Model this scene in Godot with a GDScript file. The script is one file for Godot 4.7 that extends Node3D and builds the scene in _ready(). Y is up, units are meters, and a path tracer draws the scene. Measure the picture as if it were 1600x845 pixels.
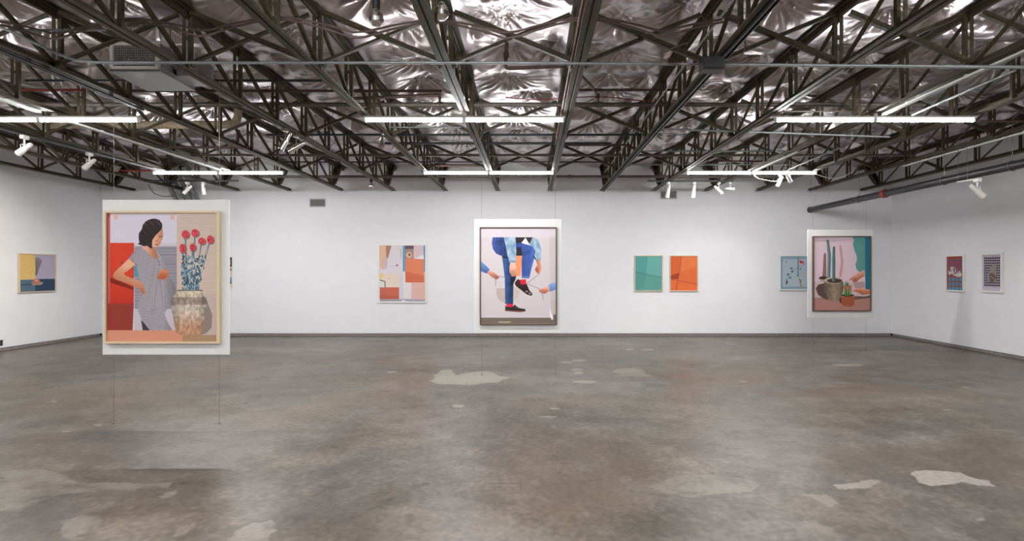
extends Node3D
# ---------------------------------------------------------------- frame of reference
const F := 900.0          # focal length in pixels of the 1600x845 frame
const VX := 830.0         # where the receding lines meet
const VY := 422.5
const EYE := 1.55         # height of the lens
const WALL_D := 13.65     # back wall
const LEFT_X := -10.2
const RIGHT_X := 8.54
const REAR_Z := 5.2
const CHORD := 3.417      # underside of the trusses
const DEPTH := 0.55       # depth of the trusses
const ROOF := 4.3
const FLUOR_ROWS := [6.85, 10.8, 3.2, -0.6, -4.4]
var taken := {}
var M := {}
var TRUSS_X: Array = []
const ORD := ["first", "second", "third", "fourth", "fifth", "sixth", "seventh", "eighth", "ninth", "tenth", "eleventh", "twelfth", "thirteenth", "fourteenth", "fifteenth", "sixteenth"]

func w3(px: float, py: float, d: float) -> Vector3:
	return Vector3((px - VX) / F * d, EYE + (VY - py) / F * d, -d)

# ---------------------------------------------------------------- naming
func numbered(called: String) -> String:
	if not taken.has(called):
		taken[called] = 0
		return called
	taken[called] += 1
	return "%s_%03d" % [called, taken[called]]

func tag(o: Node, label: String, category: String, group := "") -> void:
	o.set_meta("label", label)
	o.set_meta("category", category)
	if group != "":
		o.set_meta("group", group)

func thing(called: String, label: String, category: String, at := Vector3.ZERO, group := "") -> Node3D:
	var o := Node3D.new()
	o.name = numbered(called)
	add_child(o)
	o.position = at
	tag(o, label, category, group)
	return o

func inst(called: String, m: Mesh, mat: Material, parent: Node = null) -> MeshInstance3D:
	var o := MeshInstance3D.new()
	o.name = numbered(called) if parent == null else called
	o.mesh = m
	o.material_override = mat
	if parent == null:
		add_child(o)
	else:
		parent.add_child(o, true)
	return o

func mk() -> SurfaceTool:
	var st := SurfaceTool.new()
	st.begin(Mesh.PRIMITIVE_TRIANGLES)
	return st

func done(called: String, st: SurfaceTool, mat: Material, parent: Node = null) -> MeshInstance3D:
	return inst(called, st.commit(), mat, parent)

func struct(called: String, st: SurfaceTool, mat: Material, parent: Node = null) -> MeshInstance3D:
	var o := done(called, st, mat, parent)
	if parent == null:
		o.set_meta("kind", "structure")
	return o

# ---------------------------------------------------------------- shapes
func tri(st: SurfaceTool, a: Vector3, b: Vector3, c: Vector3, n: Vector3) -> void:
	if (b - a).cross(c - a).dot(n) > 0.0:
		var t := b
		b = c
		c = t
	for p in [a, b, c]:
		st.set_normal(n)
		st.set_uv(Vector2(p.x, p.z))
		st.add_vertex(p)

func quad(st: SurfaceTool, a: Vector3, b: Vector3, c: Vector3, d: Vector3, mid: Vector3) -> void:
	var n := (b - a).cross(c - a)
	if n.length() < 1e-12:
		n = (c - a).cross(d - a)
	n = n.normalized()
	if n.dot((a + b + c + d) * 0.25 - mid) < 0.0:
		n = -n
	tri(st, a, b, c, n)
	tri(st, a, c, d, n)

# a box with chamfered edges, in the frame t
func cbox(st: SurfaceTool, t: Transform3D, size: Vector3, bev := 0.0) -> void:
	var h := size * 0.5
	bev = minf(bev, minf(h.x, minf(h.y, h.z)) * 0.9)
	var v := func(s: Vector3, axis: int) -> Vector3:
		var p := Vector3.ZERO
		for i in 3:
			p[i] = s[i] * (h[i] if i == axis else h[i] - bev)
		return t * p
	var mid := t.origin
	for a in 3:
		var b := (a + 1) % 3
		var c := (a + 2) % 3
		for s in [-1.0, 1.0]:
			var q := []
			for e in [[-1, -1], [1, -1], [1, 1], [-1, 1]]:
				var k := Vector3.ZERO
				k[a] = s
				k[b] = e[0]
				k[c] = e[1]
				q.append(v.call(k, a))
			quad(st, q[0], q[1], q[2], q[3], mid)
		if bev > 0.0:
			for s1 in [-1.0, 1.0]:
				for s2 in [-1.0, 1.0]:
					var k0 := Vector3.ZERO
					k0[a] = s1
					k0[b] = s2
					k0[c] = -1
					var k1 := k0
					k1[c] = 1
					quad(st, v.call(k0, a), v.call(k1, a), v.call(k1, b), v.call(k0, b), mid)
	if bev > 0.0:
		for sx in [-1.0, 1.0]:
			for sy in [-1.0, 1.0]:
				for sz in [-1.0, 1.0]:
					var k := Vector3(sx, sy, sz)
					tri(st, v.call(k, 0), v.call(k, 1), v.call(k, 2), (t.basis * k).normalized())

func box(st: SurfaceTool, c: Vector3, size: Vector3, bev := 0.0) -> void:
	cbox(st, Transform3D(Basis(), c), size, bev)

# a straight bar from a to b, w across, h along up
func bar(st: SurfaceTool, a: Vector3, b: Vector3, w: float, h: float, up := Vector3.UP, bev := 0.0) -> void:
	var z := (b - a).normalized()
	if absf(z.dot(up)) > 0.99:
		up = Vector3.FORWARD
	var x := up.cross(z).normalized()
	cbox(st, Transform3D(Basis(x, z.cross(x), z), (a + b) * 0.5), Vector3(w, h, (b - a).length()), bev)

# an angle iron from a to b: two legs
func angle_iron(st: SurfaceTool, a: Vector3, b: Vector3, leg: float, th: float, up := Vector3.UP) -> void:
	var z := (b - a).normalized()
	var x := up.cross(z).normalized()
	var y := z.cross(x)
	bar(st, a, b, leg, th, up)
	bar(st, a + (x * (leg - th) + y * (leg - th)) * 0.5, b + (x * (leg - th) + y * (leg - th)) * 0.5, th, leg, up)

func tube(st: SurfaceTool, pts: Array, r: float, n := 8) -> void:
	var rings := []
	var side := Vector3.ZERO
	for i in pts.size():
		var dir: Vector3
		if i == 0:
			dir = pts[1] - pts[0]
		elif i == pts.size() - 1:
			dir = pts[i] - pts[i - 1]
		else:
			dir = (pts[i + 1] - pts[i]).normalized() + (pts[i] - pts[i - 1]).normalized()
		dir = dir.normalized()
		if i == 0:
			side = (Vector3.UP if absf(dir.y) < 0.9 else Vector3.RIGHT).cross(dir).normalized()
		else:
			side = (side - dir * side.dot(dir)).normalized()
		var other := dir.cross(side)
		var ring := []
		for k in n + 1:
			var a := TAU * k / n
			ring.append(side * cos(a) + other * sin(a))
		rings.append(ring)
	for i in pts.size() - 1:
		for k in n:
			var a0: Vector3 = rings[i][k]
			var a1: Vector3 = rings[i][k + 1]
			var b0: Vector3 = rings[i + 1][k]
			var b1: Vector3 = rings[i + 1][k + 1]
			var q := [[pts[i] + a0 * r, a0], [pts[i + 1] + b0 * r, b0], [pts[i + 1] + b1 * r, b1], [pts[i] + a1 * r, a1]]
			for j in [0, 1, 2, 0, 2, 3]:
				st.set_normal(q[j][1])
				st.set_uv(Vector2(float(k) / n, i))
				st.add_vertex(q[j][0])
	for e in [0, pts.size() - 1]:
		var out: Vector3 = (pts[0] - pts[1] if e == 0 else pts[e] - pts[e - 1]).normalized()
		for k in n:
			tri(st, pts[e], pts[e] + rings[e][k] * r, pts[e] + rings[e][k + 1] * r, out)

# turned shape along an axis: profile of [radius, distance along]
func lathe(st: SurfaceTool, at: Vector3, axis: Vector3, prof: Array, n := 16) -> void:
	axis = axis.normalized()
	var s := (Vector3.UP if absf(axis.y) < 0.9 else Vector3.RIGHT).cross(axis).normalized()
	var o := axis.cross(s)
	for i in prof.size() - 1:
		var d := Vector2(prof[i + 1][0] - prof[i][0], prof[i + 1][1] - prof[i][1])
		var nr := Vector2(d.y, -d.x).normalized()
		for k in n:
			var p := []
			for e in [[i, k], [i + 1, k], [i + 1, k + 1], [i, k + 1]]:
				var a: float = TAU * e[1] / n
				var rad := s * cos(a) + o * sin(a)
				p.append([at + axis * prof[e[0]][1] + rad * prof[e[0]][0], (rad * nr.x + axis * nr.y).normalized()])
			for tr in [[0, 1, 2], [0, 2, 3]]:
				var fn: Vector3 = p[0][1] + p[2][1]
				var ord: Array = tr
				if (p[tr[1]][0] - p[tr[0]][0]).cross(p[tr[2]][0] - p[tr[0]][0]).dot(fn) > 0.0:
					ord = [tr[0], tr[2], tr[1]]
				for j in ord:
					st.set_normal(p[j][1])
					st.set_uv(Vector2(float(k) / n, i))
					st.add_vertex(p[j][0])

func arc_pts(a: Vector3, corner: Vector3, b: Vector3, r: float, n := 5) -> Array:
	var p := corner + (a - corner).normalized() * r
	var q := corner + (b - corner).normalized() * r
	var out := []
	for i in n + 1:
		var t := float(i) / n
		out.append(p.lerp(corner, t).lerp(corner.lerp(q, t), t))
	return out

# ---------------------------------------------------------------- materials
func mat(c: Color, rough := 0.6, metal := 0.0, spec := 0.5) -> StandardMaterial3D:
	var m := StandardMaterial3D.new()
	m.albedo_color = c
	m.roughness = rough
	m.metallic = metal
	m.metallic_specular = spec
	return m

func c8(r: int, g: int, b: int) -> Color:
	return Color8(r, g, b)

func noise_tex(sd: int, freq: float, lo: Color, hi: Color, size := 512, oct := 4, kind := FastNoiseLite.TYPE_SIMPLEX_SMOOTH) -> NoiseTexture2D:
	var n := FastNoiseLite.new()
	n.seed = sd
	n.noise_type = kind
	n.frequency = freq
	n.fractal_octaves = oct
	var t := NoiseTexture2D.new()
	t.width = size
	t.height = size
	t.seamless = true
	t.noise = n
	var g := Gradient.new()
	g.set_color(0, lo)
	g.set_color(1, hi)
	t.color_ramp = g
	return t

func grained(m: StandardMaterial3D, sd: int, amount: float, metres := 1.0, freq := 0.02) -> StandardMaterial3D:
	m.albedo_texture = noise_tex(sd, freq, Color(1 - amount, 1 - amount, 1 - amount), Color(1, 1, 1))
	m.uv1_triplanar = true
	m.uv1_world_triplanar = true
	m.uv1_scale = Vector3.ONE / metres
	return m

func make_materials() -> void:
	M.wall = grained(mat(Color(0.925, 0.928, 0.935), 0.75, 0.0, 0.3), 3, 0.014, 3.0, 0.012)
	M.panel = mat(Color(0.85, 0.852, 0.845), 0.6, 0.0, 0.3)
	M.curb = grained(mat(c8(150, 141, 140), 0.7), 5, 0.2, 0.7)
	M.deck = mat(c8(70, 62, 58), 0.9)
	M.steel = grained(mat(c8(88, 75, 50), 0.55, 0.1), 7, 0.45, 0.6, 0.03)
	M.black = mat(c8(34, 33, 34), 0.45)
	M.pipe_black = mat(c8(44, 43, 46), 0.38)
	M.galv = grained(mat(c8(168, 174, 174), 0.38, 0.5), 9, 0.3, 0.3, 0.05)
	M.pipe_grey = grained(mat(c8(122, 112, 106), 0.5, 0.25), 10, 0.35, 0.4)
	M.pipe_brown = mat(c8(78, 54, 48), 0.55)
	M.pipe_beige = grained(mat(c8(196, 178, 150), 0.6), 11, 0.25, 0.5)
	M.pipe_red = mat(c8(150, 48, 40), 0.5)
	M.pipe_red_faded = grained(mat(c8(150, 88, 84), 0.6), 12, 0.5, 0.2, 0.06)
	M.white_metal = mat(c8(236, 234, 230), 0.4)
	M.chrome = mat(c8(225, 222, 218), 0.16, 1.0)
	M.cable = mat(c8(92, 74, 68), 0.6)
	M.cable_black = mat(c8(30, 29, 30), 0.6)
	M.wire = mat(c8(120, 118, 112), 0.4, 0.6)
	M.red_wire = mat(c8(140, 40, 45), 0.6)
	M.grille = mat(c8(178, 175, 173), 0.5, 0.2)
	M.grille_dark = mat(c8(74, 70, 68), 0.8)
	M.sheet = mat(c8(190, 190, 192), 0.32, 0.85)
	M.foil = mat(Color(0.78, 0.745, 0.75), 0.29, 0.95)
	M.wood_pale = grained(mat(c8(226, 205, 170), 0.5), 31, 0.12, 0.2, 0.03)
	M.wood_dark = grained(mat(c8(104, 76, 52), 0.5), 32, 0.25, 0.2, 0.03)
	M.frame_white = mat(c8(236, 233, 228), 0.45)
	M.backing = mat(c8(150, 140, 125), 0.8)
	M.tube_lamp = mat(c8(250, 250, 248), 0.4)
	M.tube_lamp.emission_enabled = true
	M.tube_lamp.emission = Color(0.99, 0.99, 0.995)
	M.tube_lamp.emission_energy_multiplier = 22.0
	M.lamp_glow = mat(c8(250, 248, 240), 0.4)
	M.lamp_glow.emission_enabled = true
	M.lamp_glow.emission = Color(1.0, 0.96, 0.9)
	M.lamp_glow.emission_energy_multiplier = 4.0

# ---------------------------------------------------------------- painting prints
class Paint:
	var im: Image
	var ox: float
	var oy: float
	var s: float
	func _init(x0: float, y0: float, x1: float, y1: float, scale: float, bg: Color) -> void:
		ox = x0
		oy = y0
		s = scale
		im = Image.create_empty(int(ceil((x1 - x0) * s)), int(ceil((y1 - y0) * s)), false, Image.FORMAT_RGB8)
		im.fill(bg)
	func spans(pts: Array, each: Callable) -> void:
		var n := pts.size() / 2
		var xs := PackedFloat32Array()
		var ys := PackedFloat32Array()
		var lo := 1e9
		var hi := -1e9
		for i in n:
			xs.append((pts[i * 2] - ox) * s)
			ys.append((pts[i * 2 + 1] - oy) * s)
			lo = minf(lo, ys[i])
			hi = maxf(hi, ys[i])
		for y in range(maxi(0, int(lo)), mini(im.get_height(), int(hi) + 1)):
			var yc := y + 0.5
			var cut := []
			for i in n:
				var j := (i + 1) % n
				if (ys[i] <= yc) != (ys[j] <= yc):
					cut.append(xs[i] + (yc - ys[i]) / (ys[j] - ys[i]) * (xs[j] - xs[i]))
			cut.sort()
			for k in range(0, cut.size() - 1, 2):
				var a := maxi(0, int(round(cut[k])))
				var b := mini(im.get_width(), int(round(cut[k + 1])))
				if b > a:
					each.call(a, b, y)
	func poly(pts: Array, c: Color) -> void:
		spans(pts, func(a, b, y): im.fill_rect(Rect2i(a, y, b - a, 1), c))
	# colour from a function of the source coordinates
	func fpoly(pts: Array, f: Callable) -> void:
		spans(pts, func(a, b, y):
			for x in range(a, b):
				im.set_pixel(x, y, f.call(x / s + ox, y / s + oy)))
	func rect(x0: float, y0: float, x1: float, y1: float, c: Color) -> void:
		poly([x0, y0, x1, y0, x1, y1, x0, y1], c)
	func oval(x: float, y: float, rx: float, ry: float, c: Color) -> void:
		var p := []
		for k in 20:
			p.append_array([x + rx * cos(TAU * k / 20), y + ry * sin(TAU * k / 20)])
		poly(p, c)
	func line(x0: float, y0: float, x1: float, y1: float, w: float, c: Color) -> void:
		var d := Vector2(y0 - y1, x1 - x0).normalized() * w * 0.5
		poly([x0 + d.x, y0 + d.y, x1 + d.x, y1 + d.y, x1 - d.x, y1 - d.y, x0 - d.x, y0 - d.y], c)
	func tex() -> ImageTexture:
		return ImageTexture.create_from_image(im)

func zoomed(p: Array, x0: float, y0: float, k: float) -> Array:
	var out := []
	for i in range(0, p.size(), 2):
		out.append_array([x0 + p[i] / k, y0 + p[i + 1] / k])
	return out

func print_woman() -> ImageTexture:
	var p := Paint.new(170, 332.5, 342, 531.5, 4.6, c8(200, 193, 202))
	var rng := RandomNumberGenerator.new()
	rng.seed = 11
	p.rect(175, 336, 279, 379, c8(206, 201, 213))
	p.rect(170, 332.5, 342, 335.5, c8(188, 178, 182))
	# ribbed backdrops
	p.fpoly([213, 384, 279, 384, 279, 481, 213, 481], func(_x, y): return c8(74, 72, 84) if fposmod(y, 2.05) < 1.0 else c8(186, 181, 188))
	p.rect(213, 481, 279, 515, c8(192, 183, 190))
	p.fpoly([279, 333, 342, 333, 342, 459.5, 279, 459.5], func(_x, y): return c8(180, 158, 146) if fposmod(y, 2.35) < 0.8 else c8(207, 187, 174))
	p.fpoly([279, 459.5, 342, 459.5, 342, 521, 279, 521], func(_x, y): return c8(176, 156, 148) if fposmod(y, 2.35) < 0.8 else c8(196, 178, 170))
	# red boards
	p.rect(170, 333, 175, 475, c8(146, 62, 54))
	p.rect(171.5, 338, 175, 473, c8(182, 96, 90))
	p.fpoly([174.8, 378.5, 212.5, 378.5, 212, 473, 174.8, 473], func(x, y): return c8(205, 62, 38).lerp(c8(184, 52, 34), clampf((y - 430) / 60.0, 0, 1)))
	p.poly([170, 473, 212, 473, 210, 514.5, 170, 514.5], c8(147, 58, 48))
	p.poly([175, 433, 190, 438, 212, 448, 212, 452, 186, 444, 175, 440], c8(130, 40, 28))
	for x in [181, 269]:
		p.rect(x, 335.5, x + 6, 342.5, c8(217, 170, 150))
	# table
	p.rect(170, 514.3, 290, 532, c8(208, 143, 116))
	p.rect(288, 521.5, 342, 532, c8(166, 134, 104))
	p.poly(zoomed([530, 330, 580, 330, 640, 480, 630, 650, 560, 720, 480, 740], 255, 430, 8.05), c8(142, 124, 116))
	p.rect(212, 415, 220, 431, c8(82, 142, 162))
	p.poly([223, 498, 230, 505, 238, 514.5, 226, 514.5], c8(70, 60, 58))
	# dress
	var dress := [222, 385, 216, 389, 209, 396, 204, 403, 213, 409, 222, 414.5, 216.5, 415, 219, 425, 221, 436, 226, 452, 227, 458, 222, 464, 218.5, 474, 219, 486, 224, 498, 231, 507, 237, 514.3, 272, 514.3, 267, 506, 262, 496, 259.5, 487, 265, 480, 271, 471, 276, 460, 278, 452, 275, 443, 269, 434, 264, 424, 261, 414, 256, 403, 250.5, 394, 246, 386, 250, 400, 246.5, 405, 238, 400, 230, 392, 225, 384.5]
	p.fpoly(dress, func(x, y):
		var bend: float = 2.4 * sin((x - 222) * 0.055) + (0.0 if y < 478 else -(x - 240) * 0.22 * clampf((y - 478) / 20.0, 0, 1))
		var dark: bool = fposmod(y + bend, 1.95) < 0.95
		var shade: float = 1.0 - 0.2 * clampf((x - 258) / 16.0, 0, 1)
		return (c8(80, 76, 86) if dark else c8(204, 197, 202)) * shade)
	p.poly([222, 384, 216, 389, 209, 396, 204, 403, 206, 404.2, 212, 397, 219, 391, 224.5, 386], c8(150, 140, 150))
	for q in [[249.5, 405.5], [251, 409], [252, 413]]:
		p.oval(q[0], q[1], 0.8, 0.9, c8(50, 40, 44))
	# skin
	var neck := zoomed([470, 482, 540, 460, 610, 490, 645, 505, 672, 590, 688, 640, 640, 622, 580, 585, 520, 525], 165, 325, 8.05)
	p.fpoly(neck, func(x, _y): return c8(214, 162, 134).lerp(c8(176, 112, 84), clampf((x - 232) / 14.0, 0, 1)))
	var face := zoomed([690, 230, 735, 236, 746, 330, 742, 375, 722, 405, 716, 440, 690, 472, 640, 492, 600, 470, 600, 400, 640, 340], 165, 325, 8.05)
	p.fpoly(face, func(x, y): return c8(222, 168, 138).lerp(c8(184, 118, 88), clampf((x - 246) / 12.0, 0, 1)))
	p.poly(zoomed([655, 400, 680, 405, 676, 420, 655, 414], 165, 325, 8.05), c8(170, 80, 70))
	p.poly(zoomed([690, 350, 735, 345, 735, 353, 692, 360], 165, 325, 8.05), c8(60, 40, 36))
	p.poly(zoomed([640, 448, 690, 446, 680, 462, 648, 462], 165, 325, 8.05), c8(172, 84, 72))
	var hair := zoomed([560, 145, 600, 132, 650, 128, 700, 148, 732, 190, 738, 225, 726, 262, 690, 300, 645, 345, 612, 395, 606, 440, 608, 505, 585, 500, 545, 468, 500, 474, 455, 455, 428, 448, 448, 425, 438, 375, 442, 312, 478, 262, 492, 205, 520, 170], 165, 325, 8.05)
	p.fpoly(hair, func(x, y): return c8(44, 34, 36).lerp(c8(92, 70, 66), clampf(0.5 + 0.5 * sin(x * 0.55 - y * 0.5), 0, 1) * (0.6 if y < 352 else 0.18)))
	# arm on the hip
	var arm := [204, 403, 196, 411, 187, 419, 181, 425, 179.5, 431, 184, 435.5, 200, 441, 214, 446.5, 220, 450, 223, 456, 228, 458.5, 230.5, 456, 228, 446, 223, 438.5, 213, 435, 200, 430, 196, 426, 205, 420, 214, 412]
	p.fpoly(arm, func(x, y): return c8(224, 172, 140).lerp(c8(178, 112, 78), clampf((y - 405 - (x - 180) * 0.45) / 34.0, 0, 1)))
	p.poly([192, 408, 195, 406, 194, 410, 191, 412], c8(90, 70, 66))
	for k in 3:
		p.line(222 + k * 1.6, 447 + k, 225.5 + k * 1.6, 456 + k * 0.4, 0.45, c8(160, 96, 68))
	# hand on the belly
	p.fpoly([248, 431, 251, 425, 257, 419.5, 264, 420.5, 267, 427, 264, 433, 257, 436, 250, 435.5], func(x, y): return c8(214, 138, 100).lerp(c8(184, 98, 62), clampf((y - 420) / 14.0, 0, 1)))
	for k in 4:
		p.line(250 + k * 2.4, 434.5 - k * 0.2, 257 + k * 2.4, 424.5 + k * 0.7, 0.5, c8(150, 78, 52))
	# vase
	var vase := zoomed([205, 178, 518, 176, 524, 240, 560, 275, 580, 325, 574, 400, 545, 530, 505, 690, 478, 742, 360, 752, 250, 748, 185, 705, 155, 560, 130, 430, 118, 320, 160, 245, 196, 215], 255, 430, 8.05)
	var vn := FastNoiseLite.new()
	vn.seed = 4
	vn.frequency = 0.05
	vn.fractal_octaves = 4
	p.fpoly(vase, func(x, y):
		var c: Color = c8(196, 184, 162)
		if y > 463 and y < 474.5:
			c = c8(150, 134, 122)
		elif y >= 474.5:
			c = c8(190, 178, 162).lerp(c8(182, 138, 110), clampf((y - 484) / 26.0, 0, 1))
		var side: float = absf(x - 298) / 29.0
		return (c * (1.04 - 0.3 * side * side + 0.3 * vn.get_noise_2d(x * 2.6, y * 1.6))).clamp())
	p.poly(zoomed([190, 172, 520, 172, 522, 186, 200, 186], 255, 430, 8.05), c8(96, 82, 72))
	# flowers
	var ends := [[300, 380], [420, 360], [500, 450], [600, 435], [265, 550], [390, 535]]
	for e in ends:
		var a: Vector2 = Vector2(255 + e[0] / 8.05, 325 + e[1] / 8.05)
		var b := Vector2(298 + (a.x - 300) * 0.35, 452)
		for k in 8:
			var q0 := a.lerp(b, k / 8.0)
			var q1 := a.lerp(b, (k + 1) / 8.0)
			p.line(q0.x + 0.8, q0.y, q1.x + 0.8, q1.y, 1.3, c8(120, 110, 104))
			p.line(q0.x, q0.y, q1.x, q1.y, 1.6 + rng.randf() * 0.8, [c8(84, 136, 158), c8(130, 156, 160), c8(70, 108, 128)][k % 3])
	for k in 420:
		var t := rng.randf()
		var y := lerpf(399, 451, t)
		var x := lerpf(lerpf(285, 288, t), lerpf(326, 313, t), rng.randf())
		var col: Color = [c8(78, 130, 152), c8(60, 92, 112), c8(196, 192, 178), c8(106, 150, 166), c8(66, 58, 60)][rng.randi() % 5]
		p.oval(x, y, 0.5 + rng.randf() * 0.8, 0.9 + rng.randf() * 1.9, col)
	for e in [[300, 325, 46, 52], [420, 308, 46, 48], [505, 410, 44, 44], [612, 390, 40, 52], [265, 500, 38, 58], [392, 488, 38, 48]]:
		var x: float = 255 + e[0] / 8.05
		var y: float = 325 + e[1] / 8.05
		p.oval(x + 2.4, y + 1.6, e[2] / 8.05, e[3] / 8.05, c8(128, 106, 98))
		p.oval(x - 0.2, y + e[3] / 8.05 * 0.85, 2.6, 2.0, c8(84, 104, 112))
		p.oval(x, y, e[2] / 8.05, e[3] / 8.05, c8(206, 66, 78))
		for k in 7:
			p.oval(x + rng.randf_range(-3, 3), y + rng.randf_range(-4, 3.4), 1.1, 0.8, [c8(176, 40, 54), c8(222, 98, 106), c8(140, 38, 48)][k % 3])
	return p.tex()

func print_shoes() -> ImageTexture:
	var p := Paint.new(75, 102, 592, 756, 1.15, c8(198, 189, 191))
	p.rect(75, 102, 592, 165, c8(202, 194, 198))
	p.poly([545, 165, 592, 165, 592, 720, 575, 716, 556, 660], c8(190, 182, 182))
	p.poly([555, 600, 592, 600, 592, 695, 566, 700], c8(186, 176, 170))
	p.poly([182, 514, 243, 514, 243, 617, 205, 598, 182, 560], c8(176, 164, 156))
	p.poly([300, 500, 345, 520, 330, 580, 300, 600], c8(190, 178, 170))
	p.poly([75, 716, 558, 716, 570, 732, 578, 694, 592, 694, 592, 756, 75, 756], c8(112, 101, 90))
	p.rect(75, 735, 592, 742, c8(112, 98, 86))
	p.poly([190, 742, 290, 742, 270, 750, 200, 750], c8(180, 168, 150))
	p.poly([552, 640, 562, 690, 575, 724, 565, 732, 553, 705], c8(232, 228, 228))
	# trousers
	var jean := func(a: Color, b: Color, cx: float, wdt: float):
		return func(x, y): return a.lerp(b, clampf(0.5 + (x - cx) / wdt + 0.2 * sin(y * 0.05 + x * 0.11) * sin(x * 0.09 - y * 0.03), 0, 1))
	p.fpoly([156, 164, 235, 164, 262, 303, 222, 294, 180, 276, 158, 245, 150, 205], jean.call(c8(60, 84, 148), c8(40, 54, 106), 205, 90))
	for k in 3:
		p.line(172 + k * 8, 205 + k * 14, 226, 178 + k * 8, 4, c8(38, 48, 92))
	p.fpoly([220, 292, 262, 302, 285, 340, 318, 400, 316, 450, 300, 480, 297, 621, 243, 621, 240, 450, 232, 380], jean.call(c8(52, 86, 136), c8(28, 40, 72), 275, 60))
	p.poly([220, 292, 262, 300, 266, 312, 226, 304], c8(30, 32, 50))
	p.poly([280, 440, 316, 432, 300, 484, 278, 500], c8(30, 30, 44))
	p.poly([314, 164, 434, 164, 412, 212, 384, 168, 354, 206, 312, 204], c8(44, 36, 38))
	p.poly([383, 167, 406, 214, 351, 207], c8(232, 226, 224))
	p.poly([313, 288, 366, 288, 347, 432, 318, 432], c8(238, 140, 96))
	p.fpoly([313, 204, 355, 203, 430, 224, 452, 262, 444, 305, 424, 380, 410, 444, 358, 444, 356, 330, 360, 290, 313, 290], jean.call(c8(46, 70, 134), c8(66, 98, 166), 390, 110))
	p.poly([313, 236, 352, 230, 364, 290, 313, 291], c8(40, 36, 46))
	for k in 3:
		p.line(366, 272 + k * 9, 418, 250 + k * 11, 4, c8(38, 54, 110))
	p.poly([358, 428, 412, 430, 408, 446, 358, 444], c8(76, 112, 166))
	# sleeves
	var dn := FastNoiseLite.new()
	dn.frequency = 0.02
	dn.fractal_octaves = 4
	var denim := func(x, y): return c8(166, 188, 204).lerp(c8(112, 142, 168), clampf(0.45 + 1.1 * dn.get_noise_2d(x, y * 0.7), 0, 1))
	p.fpoly([232, 164, 314, 164, 320, 262, 315, 340, 270, 336, 260, 280], denim)
	p.poly([268, 320, 315, 322, 314, 340, 270, 337], c8(120, 150, 176))
	p.fpoly([432, 164, 468, 178, 492, 240, 490, 322, 462, 322, 444, 290, 452, 262, 430, 224, 410, 212], denim)
	p.poly([440, 285, 462, 322, 452, 318, 436, 300], c8(44, 46, 60))
	# hands
	p.fpoly([278, 338, 312, 341, 322, 380, 318, 415, 308, 434, 290, 432, 272, 402, 272, 370], func(x, y): return c8(226, 180, 156).lerp(c8(186, 120, 92), clampf((y - 360) / 80.0, 0, 1)))
	for k in 3:
		p.line(282 + k * 11, 390, 284 + k * 10, 430, 2.4, c8(150, 92, 70))
	p.fpoly([456, 320, 484, 322, 494, 372, 484, 408, 470, 416, 450, 392, 452, 376, 466, 356], func(x, y): return c8(206, 138, 108).lerp(c8(146, 80, 60), clampf((470 - x) / 30.0 + 0.3, 0, 1)))
	for k in 3:
		p.line(456 + k * 9, 376, 462 + k * 9, 408, 2.4, c8(120, 60, 46))
	p.fpoly([75, 328, 102, 350, 136, 386, 116, 414, 75, 396], func(x, y): return c8(116, 152, 196).lerp(c8(66, 96, 150), clampf((y - 340) / 60.0, 0, 1)))
	p.fpoly([124, 396, 150, 398, 185, 420, 204, 440, 182, 454, 150, 437, 118, 410], func(x, y): return c8(214, 152, 124).lerp(c8(150, 86, 66), clampf((y - 402) / 44.0, 0, 1)))
	p.line(160, 420, 196, 444, 2.4, c8(130, 72, 56))
	p.fpoly([592, 474, 562, 480, 540, 496, 553, 537, 592, 522], func(x, y): return c8(124, 164, 212).lerp(c8(84, 122, 178), clampf((y - 480) / 50.0, 0, 1)))
	p.fpoly([549, 500, 506, 512, 472, 524, 482, 542, 515, 552, 551, 532], func(x, y): return c8(222, 160, 134).lerp(c8(156, 84, 66), clampf((y - 515) / 34.0, 0, 1)))
	for k in 3:
		p.line(484 + k * 16, 540, 496 + k * 16, 522, 2.6, c8(128, 64, 52))
	# socks and shoes
	p.poly([336, 456, 386, 452, 390, 488, 350, 492], c8(204, 34, 50))
	p.fpoly([308, 476, 330, 450, 344, 458, 352, 488, 392, 485, 410, 528, 432, 552, 424, 566, 392, 556, 350, 524, 318, 500], func(x, y): return c8(58, 36, 34).lerp(c8(26, 18, 20), clampf((y - 480) / 60.0, 0, 1)))
	p.poly([386, 528, 404, 534, 396, 544, 380, 536], c8(140, 122, 116))
	p.poly([408, 542, 424, 550, 416, 556, 402, 550], c8(150, 134, 128))
	p.poly([308, 476, 318, 500, 326, 506, 314, 494], c8(150, 50, 46))
	p.poly([249, 621, 298, 621, 294, 644, 255, 642], c8(214, 36, 72))
	p.poly([243, 630, 256, 642, 292, 642, 308, 626, 340, 650, 380, 656, 385, 670, 345, 678, 242, 668], c8(48, 40, 36))
	p.poly([242, 662, 300, 668, 384, 668, 382, 674, 342, 679, 242, 671], c8(126, 84, 70))
	p.line(306, 632, 330, 654, 3, c8(112, 100, 94))
	for q in [[186, 430, 243, 438], [176, 446, 176, 500], [392, 482, 482, 414], [392, 482, 484, 519], [500, 546, 505, 597]]:
		p.line(q[0], q[1], q[2], q[3], 2.6, c8(74, 72, 74))
	return p.tex()

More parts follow.
